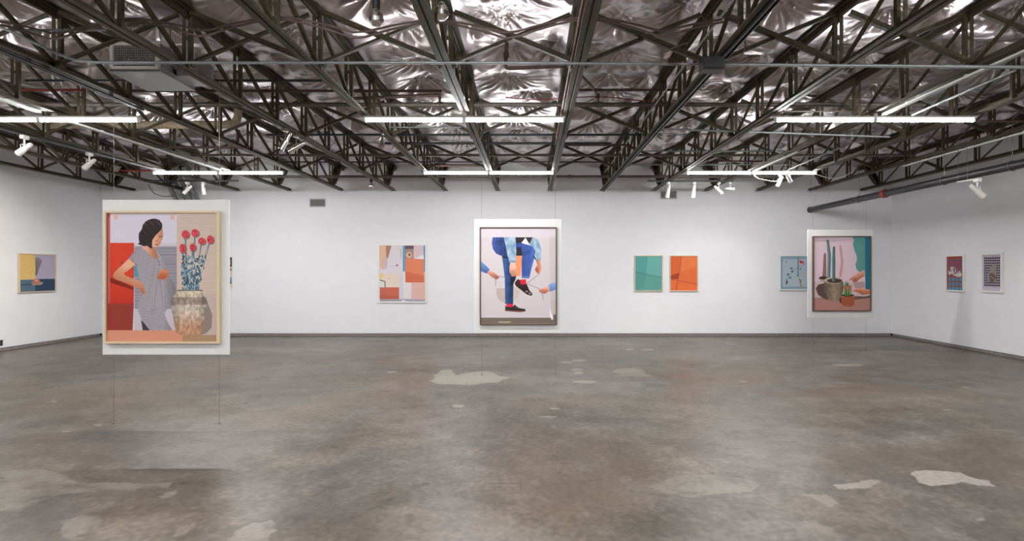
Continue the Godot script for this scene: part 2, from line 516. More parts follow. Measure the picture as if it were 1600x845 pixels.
func print_cactus() -> ImageTexture:
	var p := Paint.new(56, 44, 618, 794, 1.0, c8(219, 195, 203))
	p.rect(56, 500, 618, 668, c8(206, 180, 186))
	p.rect(56, 664, 618, 794, c8(174, 126, 116))
	p.poly([440, 44, 566, 44, 566, 402, 512, 402, 482, 372, 470, 322, 486, 286, 484, 240, 460, 172, 444, 112, 456, 72], c8(96, 152, 148))
	p.poly([565, 44, 618, 44, 618, 580, 572, 580, 566, 402], c8(40, 112, 138))
	p.poly([566, 44, 574, 44, 576, 580, 570, 580], c8(70, 132, 148))
	p.poly([154, 216, 168, 204, 178, 220, 182, 445, 142, 445], c8(146, 104, 100))
	p.poly([308, 136, 322, 120, 334, 140, 352, 292, 332, 452, 306, 452, 328, 300], c8(194, 156, 158))
	p.poly([74, 570, 98, 532, 170, 512, 200, 690, 150, 672, 96, 632], c8(92, 72, 68))
	p.poly([462, 648, 560, 652, 618, 640, 618, 664, 540, 676, 462, 684], c8(104, 82, 70))
	p.poly([300, 640, 340, 620, 346, 740, 316, 712], c8(70, 46, 40))
	p.poly([440, 512, 560, 500, 566, 560, 470, 570], c8(176, 150, 150))
	# back pot
	p.poly([102, 468, 200, 444, 205, 510, 128, 500], c8(172, 160, 150))
	p.oval(152, 462, 46, 17, c8(70, 50, 46))
	var flesh := func(a: Color, b: Color, x0: float, wd: float): return func(x, y): return a.lerp(b, clampf((x - x0) / wd + 0.12 * sin(y * 0.4), 0, 1)) * (0.72 + 0.28 * clampf((y - 60) / 160.0, 0, 1))
	p.fpoly([182, 76, 192, 70, 206, 76, 216, 150, 226, 230, 220, 466, 188, 466, 192, 240], flesh.call(c8(138, 164, 172), c8(66, 102, 112), 188, 34))
	# large pot
	var pn := FastNoiseLite.new()
	pn.frequency = 0.02
	pn.fractal_octaves = 4
	p.fpoly([160, 492, 346, 492, 354, 560, 340, 632, 304, 692, 244, 704, 192, 672, 164, 606], func(x, y): return c8(156, 138, 116).lerp(c8(92, 78, 66), clampf(absf(x - 262) / 92.0 * 0.8 + 0.4 * pn.get_noise_2d(x, y), 0, 1)))
	p.oval(252, 488, 94, 34, c8(182, 170, 154))
	p.oval(262, 492, 76, 23, c8(78, 56, 50))
	p.fpoly([246, 146, 258, 138, 267, 146, 270, 260, 270, 500, 240, 500, 236, 270], flesh.call(c8(112, 150, 148), c8(48, 86, 84), 240, 30))
	# small pots
	p.poly([354, 540, 434, 536, 430, 604, 360, 604], c8(170, 112, 78))
	for k in 5:
		p.poly([366 + k * 8, 542, 358 + k * 11, 500 - 10 * (2 - absi(k - 2)), 378 + k * 8, 542], [c8(64, 120, 92), c8(98, 156, 112), c8(44, 92, 66)][k % 3])
	p.poly([324, 646, 460, 638, 458, 736, 432, 756, 352, 752, 330, 722], c8(158, 88, 56))
	p.poly([326, 640, 460, 632, 460, 654, 326, 662], c8(178, 106, 72))
	p.oval(394, 640, 62, 13, c8(58, 44, 34))
	for k in 9:
		p.poly([362 + k * 7, 642, 342 + k * 13, 572 - 6 * (4 - absi(k - 4)), 378 + k * 6, 642], [c8(58, 128, 72), c8(112, 172, 96), c8(34, 84, 48)][k % 3])
	# hands
	p.fpoly([562, 378, 520, 402, 470, 430, 436, 450, 404, 486, 420, 490, 446, 478, 440, 502, 478, 508, 512, 474, 562, 442], func(x, y): return c8(230, 170, 146).lerp(c8(178, 104, 80), clampf((y - 410 - (520 - x) * 0.4) / 60.0, 0, 1)))
	p.line(420, 482, 470, 462, 4, c8(150, 78, 62))
	p.line(446, 496, 492, 466, 4, c8(150, 78, 62))
	p.fpoly([618, 586, 570, 576, 520, 562, 470, 580, 442, 598, 470, 604, 496, 612, 540, 636, 618, 626], func(x, y): return c8(226, 152, 122).lerp(c8(170, 92, 64), clampf((y - 575) / 60.0, 0, 1)))
	p.line(462, 592, 530, 590, 4, c8(144, 74, 56))
	p.line(486, 606, 540, 604, 4, c8(144, 74, 56))
	return p.tex()

func print_collage() -> ImageTexture:
	var p := Paint.new(36, 31, 658, 786, 0.7, c8(218, 209, 212))
	p.poly([36, 31, 196, 31, 152, 190, 134, 330, 95, 366, 36, 312], c8(228, 184, 154))
	p.poly([120, 31, 196, 31, 150, 200, 124, 200], c8(176, 132, 110))
	p.poly([82, 172, 136, 192, 134, 338, 96, 362, 78, 300], c8(206, 184, 192))
	p.poly([196, 31, 346, 31, 346, 402, 36, 416, 36, 372, 134, 340, 150, 200], c8(224, 216, 221))
	p.oval(272, 298, 18, 12, c8(120, 90, 96))
	p.line(150, 318, 300, 300, 5, c8(196, 188, 190))
	p.rect(318, 60, 332, 210, c8(206, 186, 178))
	p.rect(36, 410, 300, 596, c8(230, 213, 196))
	p.poly([36, 410, 92, 410, 88, 456, 36, 474], c8(236, 206, 132))
	p.poly([36, 505, 104, 524, 106, 596, 36, 596], c8(222, 220, 218))
	p.line(36, 494, 114, 521, 11, c8(78, 68, 76))
	p.line(110, 516, 108, 596, 11, c8(78, 68, 76))
	p.oval(160, 476, 14, 7, c8(190, 160, 140))
	p.rect(36, 596, 300, 756, c8(203, 108, 88))
	p.poly([36, 690, 300, 720, 300, 756, 36, 756], c8(190, 98, 78))
	p.rect(300, 596, 352, 760, c8(206, 198, 210))
	for k in 6:
		p.rect(303, 470 + k * 48, 350, 514 + k * 48, c8(216, 210, 219))
	p.rect(36, 758, 658, 786, c8(158, 152, 168))
	p.rect(330, 770, 388, 786, c8(226, 220, 222))
	p.rect(352, 31, 384, 380, c8(98, 158, 192))
	p.rect(634, 31, 658, 386, c8(98, 158, 192))
	p.rect(384, 31, 500, 76, c8(104, 84, 98))
	p.rect(384, 76, 500, 214, c8(168, 140, 136))
	p.oval(437, 158, 42, 42, c8(224, 182, 150))
	p.oval(442, 154, 16, 18, c8(120, 86, 82))
	p.poly([500, 31, 636, 31, 636, 130, 505, 212], c8(220, 194, 200))
	p.poly([505, 212, 636, 158, 640, 214], c8(234, 228, 232))
	p.poly([352, 384, 390, 384, 390, 530, 472, 530, 466, 744, 356, 744], c8(228, 222, 221))
	p.poly([470, 530, 658, 386, 658, 766, 466, 750], c8(227, 184, 174))
	p.poly([384, 204, 640, 214, 640, 530, 386, 530], c8(228, 136, 102))
	p.poly([385, 378, 640, 440, 640, 530, 386, 530], c8(214, 114, 84))
	return p.tex()

func print_folds(orange: bool) -> ImageTexture:
	var p := Paint.new(0, 0, 100, 125, 2.0, c8(96, 166, 158))
	if orange:
		p.rect(0, 0, 100, 125, c8(222, 112, 64))
		p.poly([42, 0, 100, 0, 100, 34, 34, 60], c8(228, 122, 70))
		p.poly([34, 60, 100, 34, 100, 100, 30, 84], c8(222, 112, 62))
		p.poly([0, 0, 42, 0, 34, 62, 0, 72], c8(216, 102, 56))
		p.poly([0, 70, 34, 60, 30, 84, 0, 82], c8(158, 66, 44))
		p.poly([0, 83, 30, 86, 100, 102, 100, 125, 0, 125], c8(226, 112, 60))
		p.poly([26, 86, 30, 86, 24, 125, 18, 125], c8(196, 90, 52))
		p.line(42, 0, 34, 62, 2, c8(176, 76, 50))
		p.line(0, 83, 100, 103, 2, c8(168, 72, 48))
	else:
		p.poly([0, 0, 46, 0, 40, 66, 0, 58], c8(92, 164, 156))
		p.poly([46, 0, 100, 0, 100, 76, 40, 66], c8(108, 176, 168))
		p.poly([0, 58, 40, 66, 28, 125, 0, 125], c8(88, 156, 146))
		p.poly([40, 66, 100, 78, 100, 125, 28, 125], c8(96, 160, 148))
		p.line(0, 58, 100, 78, 2.2, c8(64, 118, 108))
		p.line(46, 0, 28, 125, 1.6, c8(82, 146, 138))
	return p.tex()

func print_mobile() -> ImageTexture:
	var p := Paint.new(88, 74, 662, 776, 0.6, c8(140, 171, 184))
	p.rect(130, 138, 620, 722, c8(178, 196, 210))
	p.rect(130, 138, 440, 720, c8(184, 198, 208))
	p.rect(436, 100, 454, 496, c8(92, 116, 126))
	p.oval(436, 490, 22, 14, c8(90, 116, 122))
	p.poly([474, 156, 566, 188, 560, 228, 478, 224], c8(208, 62, 58))
	p.poly([478, 226, 562, 230, 520, 250, 490, 246], c8(230, 196, 150))
	p.line(330, 372, 586, 240, 8, c8(126, 128, 142))
	for q in [[310, 332, 30, 20], [326, 400, 26, 24], [244, 464, 28, 26], [492, 340, 18, 16], [586, 240, 12, 12], [128, 166, 14, 14], [206, 192, 20, 12], [100, 690, 14, 12]]:
		p.oval(q[0], q[1], q[2], q[3], c8(92, 120, 128))
	p.oval(282, 532, 34, 26, c8(94, 152, 142))
	p.poly([214, 530, 226, 600, 246, 660, 222, 646, 204, 694, 194, 690], c8(48, 48, 52))
	p.poly([448, 540, 514, 580, 508, 640, 470, 656, 480, 600], c8(158, 134, 84))
	p.poly([500, 640, 530, 680, 500, 744, 474, 740], c8(190, 160, 110))
	p.poly([552, 430, 602, 420, 602, 524, 552, 528], c8(196, 190, 164))
	return p.tex()

func print_yellow() -> ImageTexture:
	var p := Paint.new(292, 165, 784, 690, 0.7, c8(176, 168, 188))
	p.rect(292, 165, 500, 516, c8(222, 188, 116))
	p.poly([500, 200, 560, 210, 600, 250, 575, 310, 530, 400, 516, 470, 500, 470], c8(140, 126, 138))
	for k in 6:
		p.line(512, 470, 520 + k * 14, 230 + k * 12, 4, c8(98, 84, 96))
	p.line(498, 330, 368, 420, 5, c8(238, 212, 120))
	p.line(368, 420, 376, 462, 5, c8(238, 216, 130))
	p.line(376, 462, 520, 486, 6, c8(240, 222, 150))
	p.rect(488, 300, 500, 490, c8(236, 206, 84))
	p.rect(292, 522, 500, 690, c8(88, 112, 128))
	p.rect(500, 514, 784, 690, c8(48, 72, 96))
	p.poly([292, 590, 450, 578, 450, 596, 292, 604], c8(58, 82, 92))
	p.poly([448, 560, 618, 560, 590, 600, 470, 604], c8(164, 142, 120))
	p.poly([462, 540, 500, 512, 552, 512, 572, 545, 556, 580, 490, 584], c8(190, 112, 96))
	p.oval(520, 536, 18, 14, c8(226, 170, 150))
	return p.tex()

func print_grid(second: bool) -> ImageTexture:
	if second:
		var p := Paint.new(702, 114, 1014, 736, 0.9, c8(182, 176, 188))
		for r in 12:
			for c in 8:
				p.rect(727 + c * 34.4, 160 + r * 42.3, 752 + c * 34.4, 190 + r * 42.3, c8(44, 32, 44))
		p.poly([880, 270, 920, 300, 940, 400, 930, 570, 820, 590, 790, 560, 800, 450, 840, 320], c8(150, 136, 130))
		p.poly([810, 440, 880, 430, 930, 500, 900, 580, 820, 580], c8(112, 96, 88))
		p.line(840, 480, 910, 550, 6, c8(186, 170, 150))
		p.poly([702, 680, 830, 666, 1014, 690, 1014, 736, 702, 736], c8(196, 190, 202))
		return p.tex()
	var q := Paint.new(116, 143, 380, 716, 0.9, c8(160, 74, 62))
	q.poly([116, 480, 380, 520, 380, 716, 116, 716], c8(134, 92, 82))
	for r in 7:
		for c in 4:
			q.rect(142 + c * 60, 185 + r * 80, 184 + c * 60, 240 + r * 80, [c8(110, 90, 120), c8(120, 96, 124), c8(92, 136, 168), c8(84, 150, 188)][mini(3, r / 2)])
	q.poly([136, 390, 190, 400, 240, 440, 330, 390, 362, 450, 340, 496, 250, 480, 190, 440, 150, 470], c8(206, 198, 196))
	q.poly([166, 330, 210, 312, 250, 340, 270, 400, 230, 430, 190, 400], c8(196, 190, 190))
	q.line(120, 474, 376, 404, 7, c8(92, 58, 62))
	q.poly([216, 350, 240, 340, 250, 400, 232, 410], c8(96, 80, 84))
	return q.tex()

func print_sliver() -> ImageTexture:
	var p := Paint.new(0, 0, 44, 48, 4.0, c8(214, 202, 198))
	p.rect(0, 0, 44, 15, c8(62, 52, 66))
	p.rect(37, 4, 41, 12, c8(206, 196, 196))
	p.rect(14, 3, 30, 13, c8(200, 190, 192))
	p.rect(0, 15, 44, 24, c8(220, 192, 172))
	p.line(30, 22, 44, 19, 1.6, c8(60, 44, 44))
	p.rect(8, 24, 40, 32, c8(170, 170, 182))
	p.rect(0, 32, 43, 42, c8(112, 144, 170))
	p.rect(36, 38, 42, 42, c8(60, 76, 92))
	p.rect(0, 42, 44, 48, c8(232, 204, 182))
	return p.tex()

# ---------------------------------------------------------------- floor
const FD0 := 2.9
const FDL := 10.8
const FW := 1600
const FH := 920
var fb: PackedByteArray

func floor_px(px: float, py: float) -> Vector2:
	var d := EYE * F / (py - VY)
	var x := (px - VX) / F * d
	return Vector2((x - LEFT_X) / (RIGHT_X - LEFT_X) * FW, (d - FD0) / FDL * FH)

# a worn patch of other concrete with a ragged outline, given by its outline on the floor
func patch(rng: RandomNumberGenerator, pts: Array, c: Color, alpha: float, ragged := 0.18, grain: FastNoiseLite = null) -> void:
	if grain and alpha < 0.6:                             # a stain: ragged rings, one inside the other
		var mid := Vector2.ZERO
		for i in range(0, pts.size(), 2):
			mid += Vector2(pts[i], pts[i + 1]) * 2.0 / pts.size()
		for k in [1.12, 1.0, 0.88, 0.74]:
			var q := []
			for i in range(0, pts.size(), 2):
				q.append_array([mid.x + (pts[i] - mid.x) * k, minf(mid.y + (pts[i + 1] - mid.y) * k, 860.0)])
			lay(rng, q, c, alpha * 0.33, ragged, grain)
	else:
		lay(rng, pts, c, alpha, ragged, grain)

func lay(rng: RandomNumberGenerator, pts: Array, c: Color, alpha: float, ragged: float, grain: FastNoiseLite) -> void:
	c = Color(c.r * 0.885, c.g * 0.885, c.b * 0.88)
	var p: Array = []
	for i in range(0, pts.size(), 2):
		p.append(floor_px(pts[i], pts[i + 1]))
	for lvl in 3:
		var q: Array = []
		for i in p.size():
			var a: Vector2 = p[i]
			var b: Vector2 = p[(i + 1) % p.size()]
			var e := b - a
			q.append(a)
			q.append((a + b) * 0.5 + Vector2(-e.y, e.x) * rng.randf_range(-ragged, ragged))
		p = q
	var lo := 1e9
	var hi := -1e9
	for v in p:
		lo = minf(lo, v.y)
		hi = maxf(hi, v.y)
	for y in range(maxi(0, int(lo)), mini(FH, int(hi) + 1)):
		var yc := y + 0.5
		var cut := []
		for i in p.size():
			var a: Vector2 = p[i]
			var b: Vector2 = p[(i + 1) % p.size()]
			if (a.y <= yc) != (b.y <= yc):
				cut.append(a.x + (yc - a.y) / (b.y - a.y) * (b.x - a.x))
		cut.sort()
		for k in range(0, cut.size() - 1, 2):
			for x in range(maxi(0, int(round(cut[k]))), mini(FW, int(round(cut[k + 1])))):
				var t := alpha
				if grain:
					t *= clampf(0.75 + 1.1 * grain.get_noise_2d(x * 0.7, y), 0.0, 1.0)
				var i := (y * FW + x) * 3
				fb[i] = int(lerpf(fb[i], c.r8, t))
				fb[i + 1] = int(lerpf(fb[i + 1], c.g8, t))
				fb[i + 2] = int(lerpf(fb[i + 2], c.b8, t))

func noise_bytes(sd: int, freq: float, oct: int, w: int, h: int, warp := 0.0) -> PackedByteArray:
	var n := FastNoiseLite.new()
	n.seed = sd
	n.frequency = freq
	n.fractal_octaves = oct
	n.noise_type = FastNoiseLite.TYPE_SIMPLEX_SMOOTH
	if warp > 0.0:
		n.domain_warp_enabled = true
		n.domain_warp_amplitude = warp
		n.domain_warp_frequency = freq * 1.5
	var im := n.get_image(w, h, false, false, true)
	im.convert(Image.FORMAT_L8)
	return im.get_data()

func floor_texture() -> ImageTexture:
	var broad := noise_bytes(41, 0.0045, 4, FW, FH, 40.0)
	var tone := noise_bytes(42, 0.007, 4, FW, FH, 60.0)
	var cloud := noise_bytes(43, 0.022, 5, FW, FH, 20.0)
	var fine := noise_bytes(44, 0.16, 3, FW, FH)
	var scuff := noise_bytes(45, 0.05, 4, FW, FH, 30.0)
	var mid := noise_bytes(46, 0.06, 4, FW, FH, 8.0)
	fb = PackedByteArray()
	fb.resize(FW * FH * 3)
	var k := 0
	for i in FW * FH:
		var b := broad[i] - 128.0
		var v := 105.0 + b * 0.12 + (cloud[i] - 128.0) * 0.15 + (fine[i] - 128.0) * 0.15 + (mid[i] - 128.0) * 0.09
		var s := scuff[i]
		if s > 176:
			v += (s - 176) * 0.35
		var t := (tone[i] - 128.0) * 0.035
		fb[k] = clampi(int(v + 5.0 + t), 0, 255)
		fb[k + 1] = clampi(int(v - 3.0), 0, 255)
		fb[k + 2] = clampi(int(v - 13.0 - t * 1.3), 0, 255)
		k += 3
	var rng := RandomNumberGenerator.new()
	rng.seed = 77
	var g := FastNoiseLite.new()
	g.seed = 9
	g.frequency = 0.05
	g.fractal_octaves = 4
	# large stains
	var tan_ := c8(168, 142, 116)
	patch(rng, [0, 640, 60, 610, 200, 590, 330, 565, 420, 550, 520, 545, 500, 565, 400, 585, 260, 620, 120, 650], tan_, 0.3, 0.2, g)
	patch(rng, [380, 660, 450, 640, 560, 610, 620, 590, 690, 590, 640, 615, 560, 635, 480, 660, 420, 670], tan_, 0.42, 0.2, g)
	patch(rng, [1020, 590, 1080, 578, 1180, 582, 1230, 592, 1180, 602, 1080, 600], c8(150, 118, 90), 0.5, 0.2, g)
	patch(rng, [1150, 610, 1300, 602, 1420, 604, 1440, 614, 1300, 622, 1160, 620], c8(128, 98, 80), 0.55, 0.15, g)
	patch(rng, [1190, 624, 1420, 622, 1380, 628, 1230, 632], c8(168, 152, 128), 0.5, 0.15, g)
	patch(rng, [800, 690, 900, 680, 1010, 700, 1060, 760, 1000, 800, 880, 810, 800, 780], c8(134, 112, 92), 0.45, 0.2, g)
	patch(rng, [1110, 650, 1200, 640, 1270, 670, 1290, 720, 1230, 750, 1150, 735, 1100, 690], c8(160, 150, 150), 0.5, 0.2, g)
	patch(rng, [230, 690, 330, 680, 440, 675, 430, 700, 350, 733, 220, 733], c8(158, 150, 150), 0.4, 0.12, g)
	patch(rng, [0, 675, 160, 676, 300, 678, 200, 720, 60, 728, 0, 720], c8(108, 98, 92), 0.4, 0.15, g)
	patch(rng, [120, 735, 360, 734, 350, 760, 330, 790, 200, 800, 150, 770], c8(112, 104, 94), 0.22, 0.1, g)
	patch(rng, [0, 800, 90, 780, 100, 845, 0, 845], c8(106, 98, 94), 0.5, 0.15, g)
	patch(rng, [430, 800, 520, 780, 600, 790, 640, 845, 440, 845], c8(112, 104, 98), 0.45, 0.15, g)
	patch(rng, [640, 800, 700, 760, 740, 780, 790, 830, 720, 840, 670, 830], c8(158, 149, 143), 0.3, 0.2, g)
	patch(rng, [560, 640, 680, 632, 790, 645, 780, 670, 690, 690, 590, 670], c8(152, 142, 146), 0.35, 0.2, g)
	patch(rng, [1300, 700, 1500, 690, 1600, 680, 1600, 800, 1480, 730, 1330, 735], c8(106, 98, 94), 0.4, 0.15, g)
	# filled repairs, pale
	patch(rng, [1422, 740, 1437, 735, 1500, 738, 1522, 747, 1545, 750, 1557, 760, 1535, 758, 1500, 752, 1482, 757, 1455, 759, 1432, 752], c8(196, 188, 182), 0.95, 0.14)
	patch(rng, [1300, 757, 1335, 754, 1358, 749, 1377, 751, 1364, 758, 1352, 763, 1310, 764], c8(186, 178, 170), 0.92, 0.12)
	patch(rng, [1252, 771, 1292, 772, 1313, 787, 1296, 793, 1276, 780], c8(168, 160, 148), 0.8, 0.1)
	patch(rng, [1010, 760, 1050, 746, 1090, 741, 1140, 745, 1192, 755, 1175, 768, 1130, 771, 1080, 778, 1040, 770], c8(166, 161, 147), 0.75, 0.06, g)
	patch(rng, [1236, 818, 1270, 812, 1300, 824, 1322, 846, 1250, 846], c8(164, 156, 144), 0.7, 0.06, g)
	patch(rng, [0, 736, 60, 733, 108, 743, 118, 752, 160, 754, 270, 753, 262, 762, 170, 765, 80, 775, 30, 795, 0, 798], c8(164, 157, 147), 0.75, 0.1, g)
	patch(rng, [248, 776, 262, 768, 279, 765, 276, 773, 256, 778], c8(170, 164, 152), 0.8, 0.1)
	patch(rng, [95, 815, 130, 805, 161, 812, 150, 825, 110, 843, 95, 838], c8(166, 159, 149), 0.8, 0.1, g)
	patch(rng, [670, 595, 690, 578, 705, 577, 716, 586, 760, 580, 796, 590, 780, 598, 740, 601, 690, 600], c8(188, 182, 166), 0.8, 0.16)
	patch(rng, [957, 581, 975, 575, 998, 576, 1020, 588, 990, 588, 970, 586], c8(172, 166, 150), 0.7, 0.14)
	patch(rng, [985, 597, 1005, 594, 1010, 604, 990, 606], c8(162, 158, 146), 0.6, 0.14)
	for e in [[905, 563, 12, 1.6], [885, 566, 9, 1.5], [901, 577, 10, 1.8], [904, 582.5, 8, 2.2], [914, 596.5, 20, 2.2], [984, 545.5, 7, 1.6], [1012, 546, 10, 1.2], [1325, 570, 26, 1.8], [1160, 596, 8, 1.0], [612, 581, 8, 1.4], [84, 627, 5, 1.5], [153, 664, 6, 1.5], [103, 674, 6, 1.3], [716, 634, 10, 2.5], [1532, 811, 8, 2.4], [1508, 605, 6, 1.2], [1480, 640, 7, 1.0], [867, 638, 8, 1.6], [855, 651, 16, 1.2]]:
		var ring := []
		for j in 12:
			ring.append_array([e[0] + e[2] * cos(TAU * j / 12), e[1] + e[3] * sin(TAU * j / 12)])
		patch(rng, ring, c8(190, 183, 170), 0.8, 0.25)
	patch(rng, [355, 842, 372, 826, 398, 816, 425, 812, 432, 830, 415, 845, 380, 846], c8(176, 168, 160), 0.75, 0.2, g)
	patch(rng, [268, 838, 285, 822, 306, 816, 300, 826, 280, 840], c8(172, 164, 148), 0.75, 0.15, g)
	patch(rng, [1478, 803, 1500, 795, 1535, 800, 1545, 812, 1520, 815, 1495, 810], c8(150, 143, 142), 0.6, 0.15, g)
	patch(rng, [970, 822, 1040, 815, 1100, 818, 1140, 824, 1040, 828, 960, 835], c8(110, 104, 94), 0.5, 0.1, g)
	# covers, rust and scratches
	patch(rng, [410, 570, 420, 567, 436, 567, 443, 569, 434, 572.5, 418, 573], c8(92, 86, 80), 0.9, 0.03)
	patch(rng, [414, 570, 422, 568, 434, 568, 439, 569.5, 432, 571.5, 420, 572], c8(128, 120, 110), 0.7, 0.03)
	for e in [[642, 758, 655, 760], [660, 754, 671, 758], [335, 600, 346, 601.5], [378, 629, 388, 631], [458, 758, 468, 761], [745, 826, 752, 828]]:
		patch(rng, [e[0], e[1], e[2], e[1], e[2], e[3], e[0], e[3]], c8(78, 62, 44), 0.75, 0.2)
	for j in 24:
		var t := j / 24.0
		patch(rng, [505 + t * 55, 567 - t * 21, 511 + t * 55, 566 - t * 21, 511 + t * 55, 567.4 - t * 21, 505 + t * 55, 568.4 - t * 21], c8(140, 104, 84), 0.7, 0.3)
	patch(rng, [110, 673.5, 460, 673.5, 460, 675.5, 110, 675.5], c8(100, 92, 84), 0.5, 0.0)
	patch(rng, [190, 733, 362, 733, 362, 735.5, 190, 735.5], c8(92, 84, 76), 0.6, 0.0)
	patch(rng, [1390, 545, 1600, 596, 1600, 599, 1390, 546], c8(150, 144, 138), 0.35, 0.02, g)
	patch(rng, [735, 565.5, 800, 565.5, 800, 567, 735, 567], c8(180, 172, 158), 0.7, 0.1)
	patch(rng, [763, 754, 817, 754, 812, 768, 810, 768, 814, 756, 763, 756], c8(100, 92, 86), 0.6, 0.02)
	var im := Image.create_from_data(FW, FH, false, Image.FORMAT_RGB8, fb)
	fb = PackedByteArray()
	return ImageTexture.create_from_image(im)

func build_shell() -> void:
	var fm := mat(Color(0.97, 0.96, 0.95), 0.42, 0.0, 0.38)
	fm.albedo_texture = floor_texture()
	fm.uv1_scale = Vector3(1, 1, 1)
	fm.detail_enabled = true
	fm.detail_blend_mode = BaseMaterial3D.BLEND_MODE_MUL
	fm.detail_uv_layer = BaseMaterial3D.DETAIL_UV_2
	fm.detail_albedo = noise_tex(51, 0.03, Color(0.84, 0.84, 0.84), Color(1.0, 1.0, 1.0), 1024, 6)
	fm.roughness_texture = noise_tex(52, 0.01, Color(0.72, 0.72, 0.72), Color(1, 1, 1), 512, 4)
	var st := mk()
	var x0 := LEFT_X - 0.1
	var x1 := RIGHT_X + 0.1
	var zf := -WALL_D - 0.1
	var c := [Vector3(x0, 0, zf), Vector3(x1, 0, zf), Vector3(x1, 0, REAR_Z), Vector3(x0, 0, REAR_Z)]
	for i in [0, 1, 2, 0, 2, 3]:
		var p: Vector3 = c[i]
		st.set_normal(Vector3.UP)
		st.set_uv(Vector2((p.x - LEFT_X) / (RIGHT_X - LEFT_X), (-p.z - FD0) / FDL))
		st.set_uv2(Vector2(p.x / 1.7, p.z / 1.7))
		st.add_vertex(p)
	box(st, Vector3((x0 + x1) / 2, -0.16, (zf + REAR_Z) / 2), Vector3(x1 - x0, 0.3, REAR_Z - zf))
	struct("floor", st, fm)
	# walls stop above the slab and stand on a concrete curb set back a little
	var t := 0.2
	var gap := 0.062
	st = mk()
	box(st, Vector3((LEFT_X + RIGHT_X) / 2, (gap + ROOF) / 2, -WALL_D - t / 2), Vector3(RIGHT_X - LEFT_X + 2 * t, ROOF - gap, t))
	struct("wall_back", st, M.wall)
	var zl := REAR_Z + WALL_D
	for s in [[LEFT_X - t / 2, "wall_left"], [RIGHT_X + t / 2, "wall_right"]]:
		st = mk()
		box(st, Vector3(s[0], (gap + ROOF) / 2, (REAR_Z - WALL_D) / 2), Vector3(t, ROOF - gap, zl))
		struct(s[1], st, M.wall)
	st = mk()
	box(st, Vector3((LEFT_X + RIGHT_X) / 2, ROOF / 2, REAR_Z + t / 2), Vector3(RIGHT_X - LEFT_X + 2 * t, ROOF, t))
	struct("wall_rear", st, M.wall)
	var set_back := 0.018
	st = mk()
	box(st, Vector3((LEFT_X + RIGHT_X) / 2, gap / 2, -WALL_D - set_back - 0.04), Vector3(RIGHT_X - LEFT_X, gap, 0.08))
	struct("baseboard_back", st, M.curb)
	for s in [[LEFT_X - set_back - 0.04, "baseboard_left"], [RIGHT_X + set_back + 0.04, "baseboard_right"]]:
		st = mk()
		box(st, Vector3(s[0], gap / 2, (REAR_Z - WALL_D) / 2), Vector3(0.08, gap, zl))
		struct(s[1], st, M.curb)

# ---------------------------------------------------------------- roof lining
var pins := {}
var fn1 := FastNoiseLite.new()
var fn2 := FastNoiseLite.new()

func bay_edges() -> Array:
	var e := [LEFT_X]
	e.append_array(TRUSS_X)
	e.append(RIGHT_X)
	return e

func foil_y(b: int, x: float, z: float, xa: float, xb: float, near: Array) -> float:
	var e := minf(x - xa, xb - x)
	var best := 1e9
	var next := 1e9
	var lift := 0.0
	var bp: Array = []
	for p in near:
		var dz: float = z - p[1]
		var dx: float = x - p[0]
		var r2 := dx * dx + dz * dz
		lift += exp(-r2 * 12.0)
		if r2 < best:
			next = best
			best = r2
			bp = p
		elif r2 < next:
			next = r2
	var y := 4.13
	if bp.size():
		var r := sqrt(best)
		var th := atan2(z - bp[1], x - bp[0])
		y -= 0.14 * (1.0 - minf(lift, 1.0 + 0.15 * (lift - 1.0)))
		var wob: float = th * bp[2] + bp[3] + 1.6 * fn1.get_noise_2d(x * 1.6, z * 1.6)
		var amp := minf(r / 0.1, 1.0) * exp(-best / 0.17) * smoothstep(0.0, 0.13, sqrt(next) - r)
		var ridge: float = (1.0 - absf(sin(wob * 0.5))) * (0.65 + 0.9 * fn1.get_noise_2d(cos(th) * 0.9 + bp[3] * 5.0, sin(th) * 0.9))
		y -= 0.046 * ridge * amp
		y += 0.012 * sin(th * (bp[2] * 2.0 + 3.0) + bp[3] * 2.0) * amp * exp(-best / 0.05)
	y += 0.045 * fn1.get_noise_2d(x * 0.8, z * 0.6 + b * 7.0) + 0.012 * fn2.get_noise_2d(x * 0.9, z * 0.35 + b * 3.0)
	var k := smoothstep(0.0, 0.16, e)
	return lerpf(CHORD + DEPTH + 0.02, y, k)

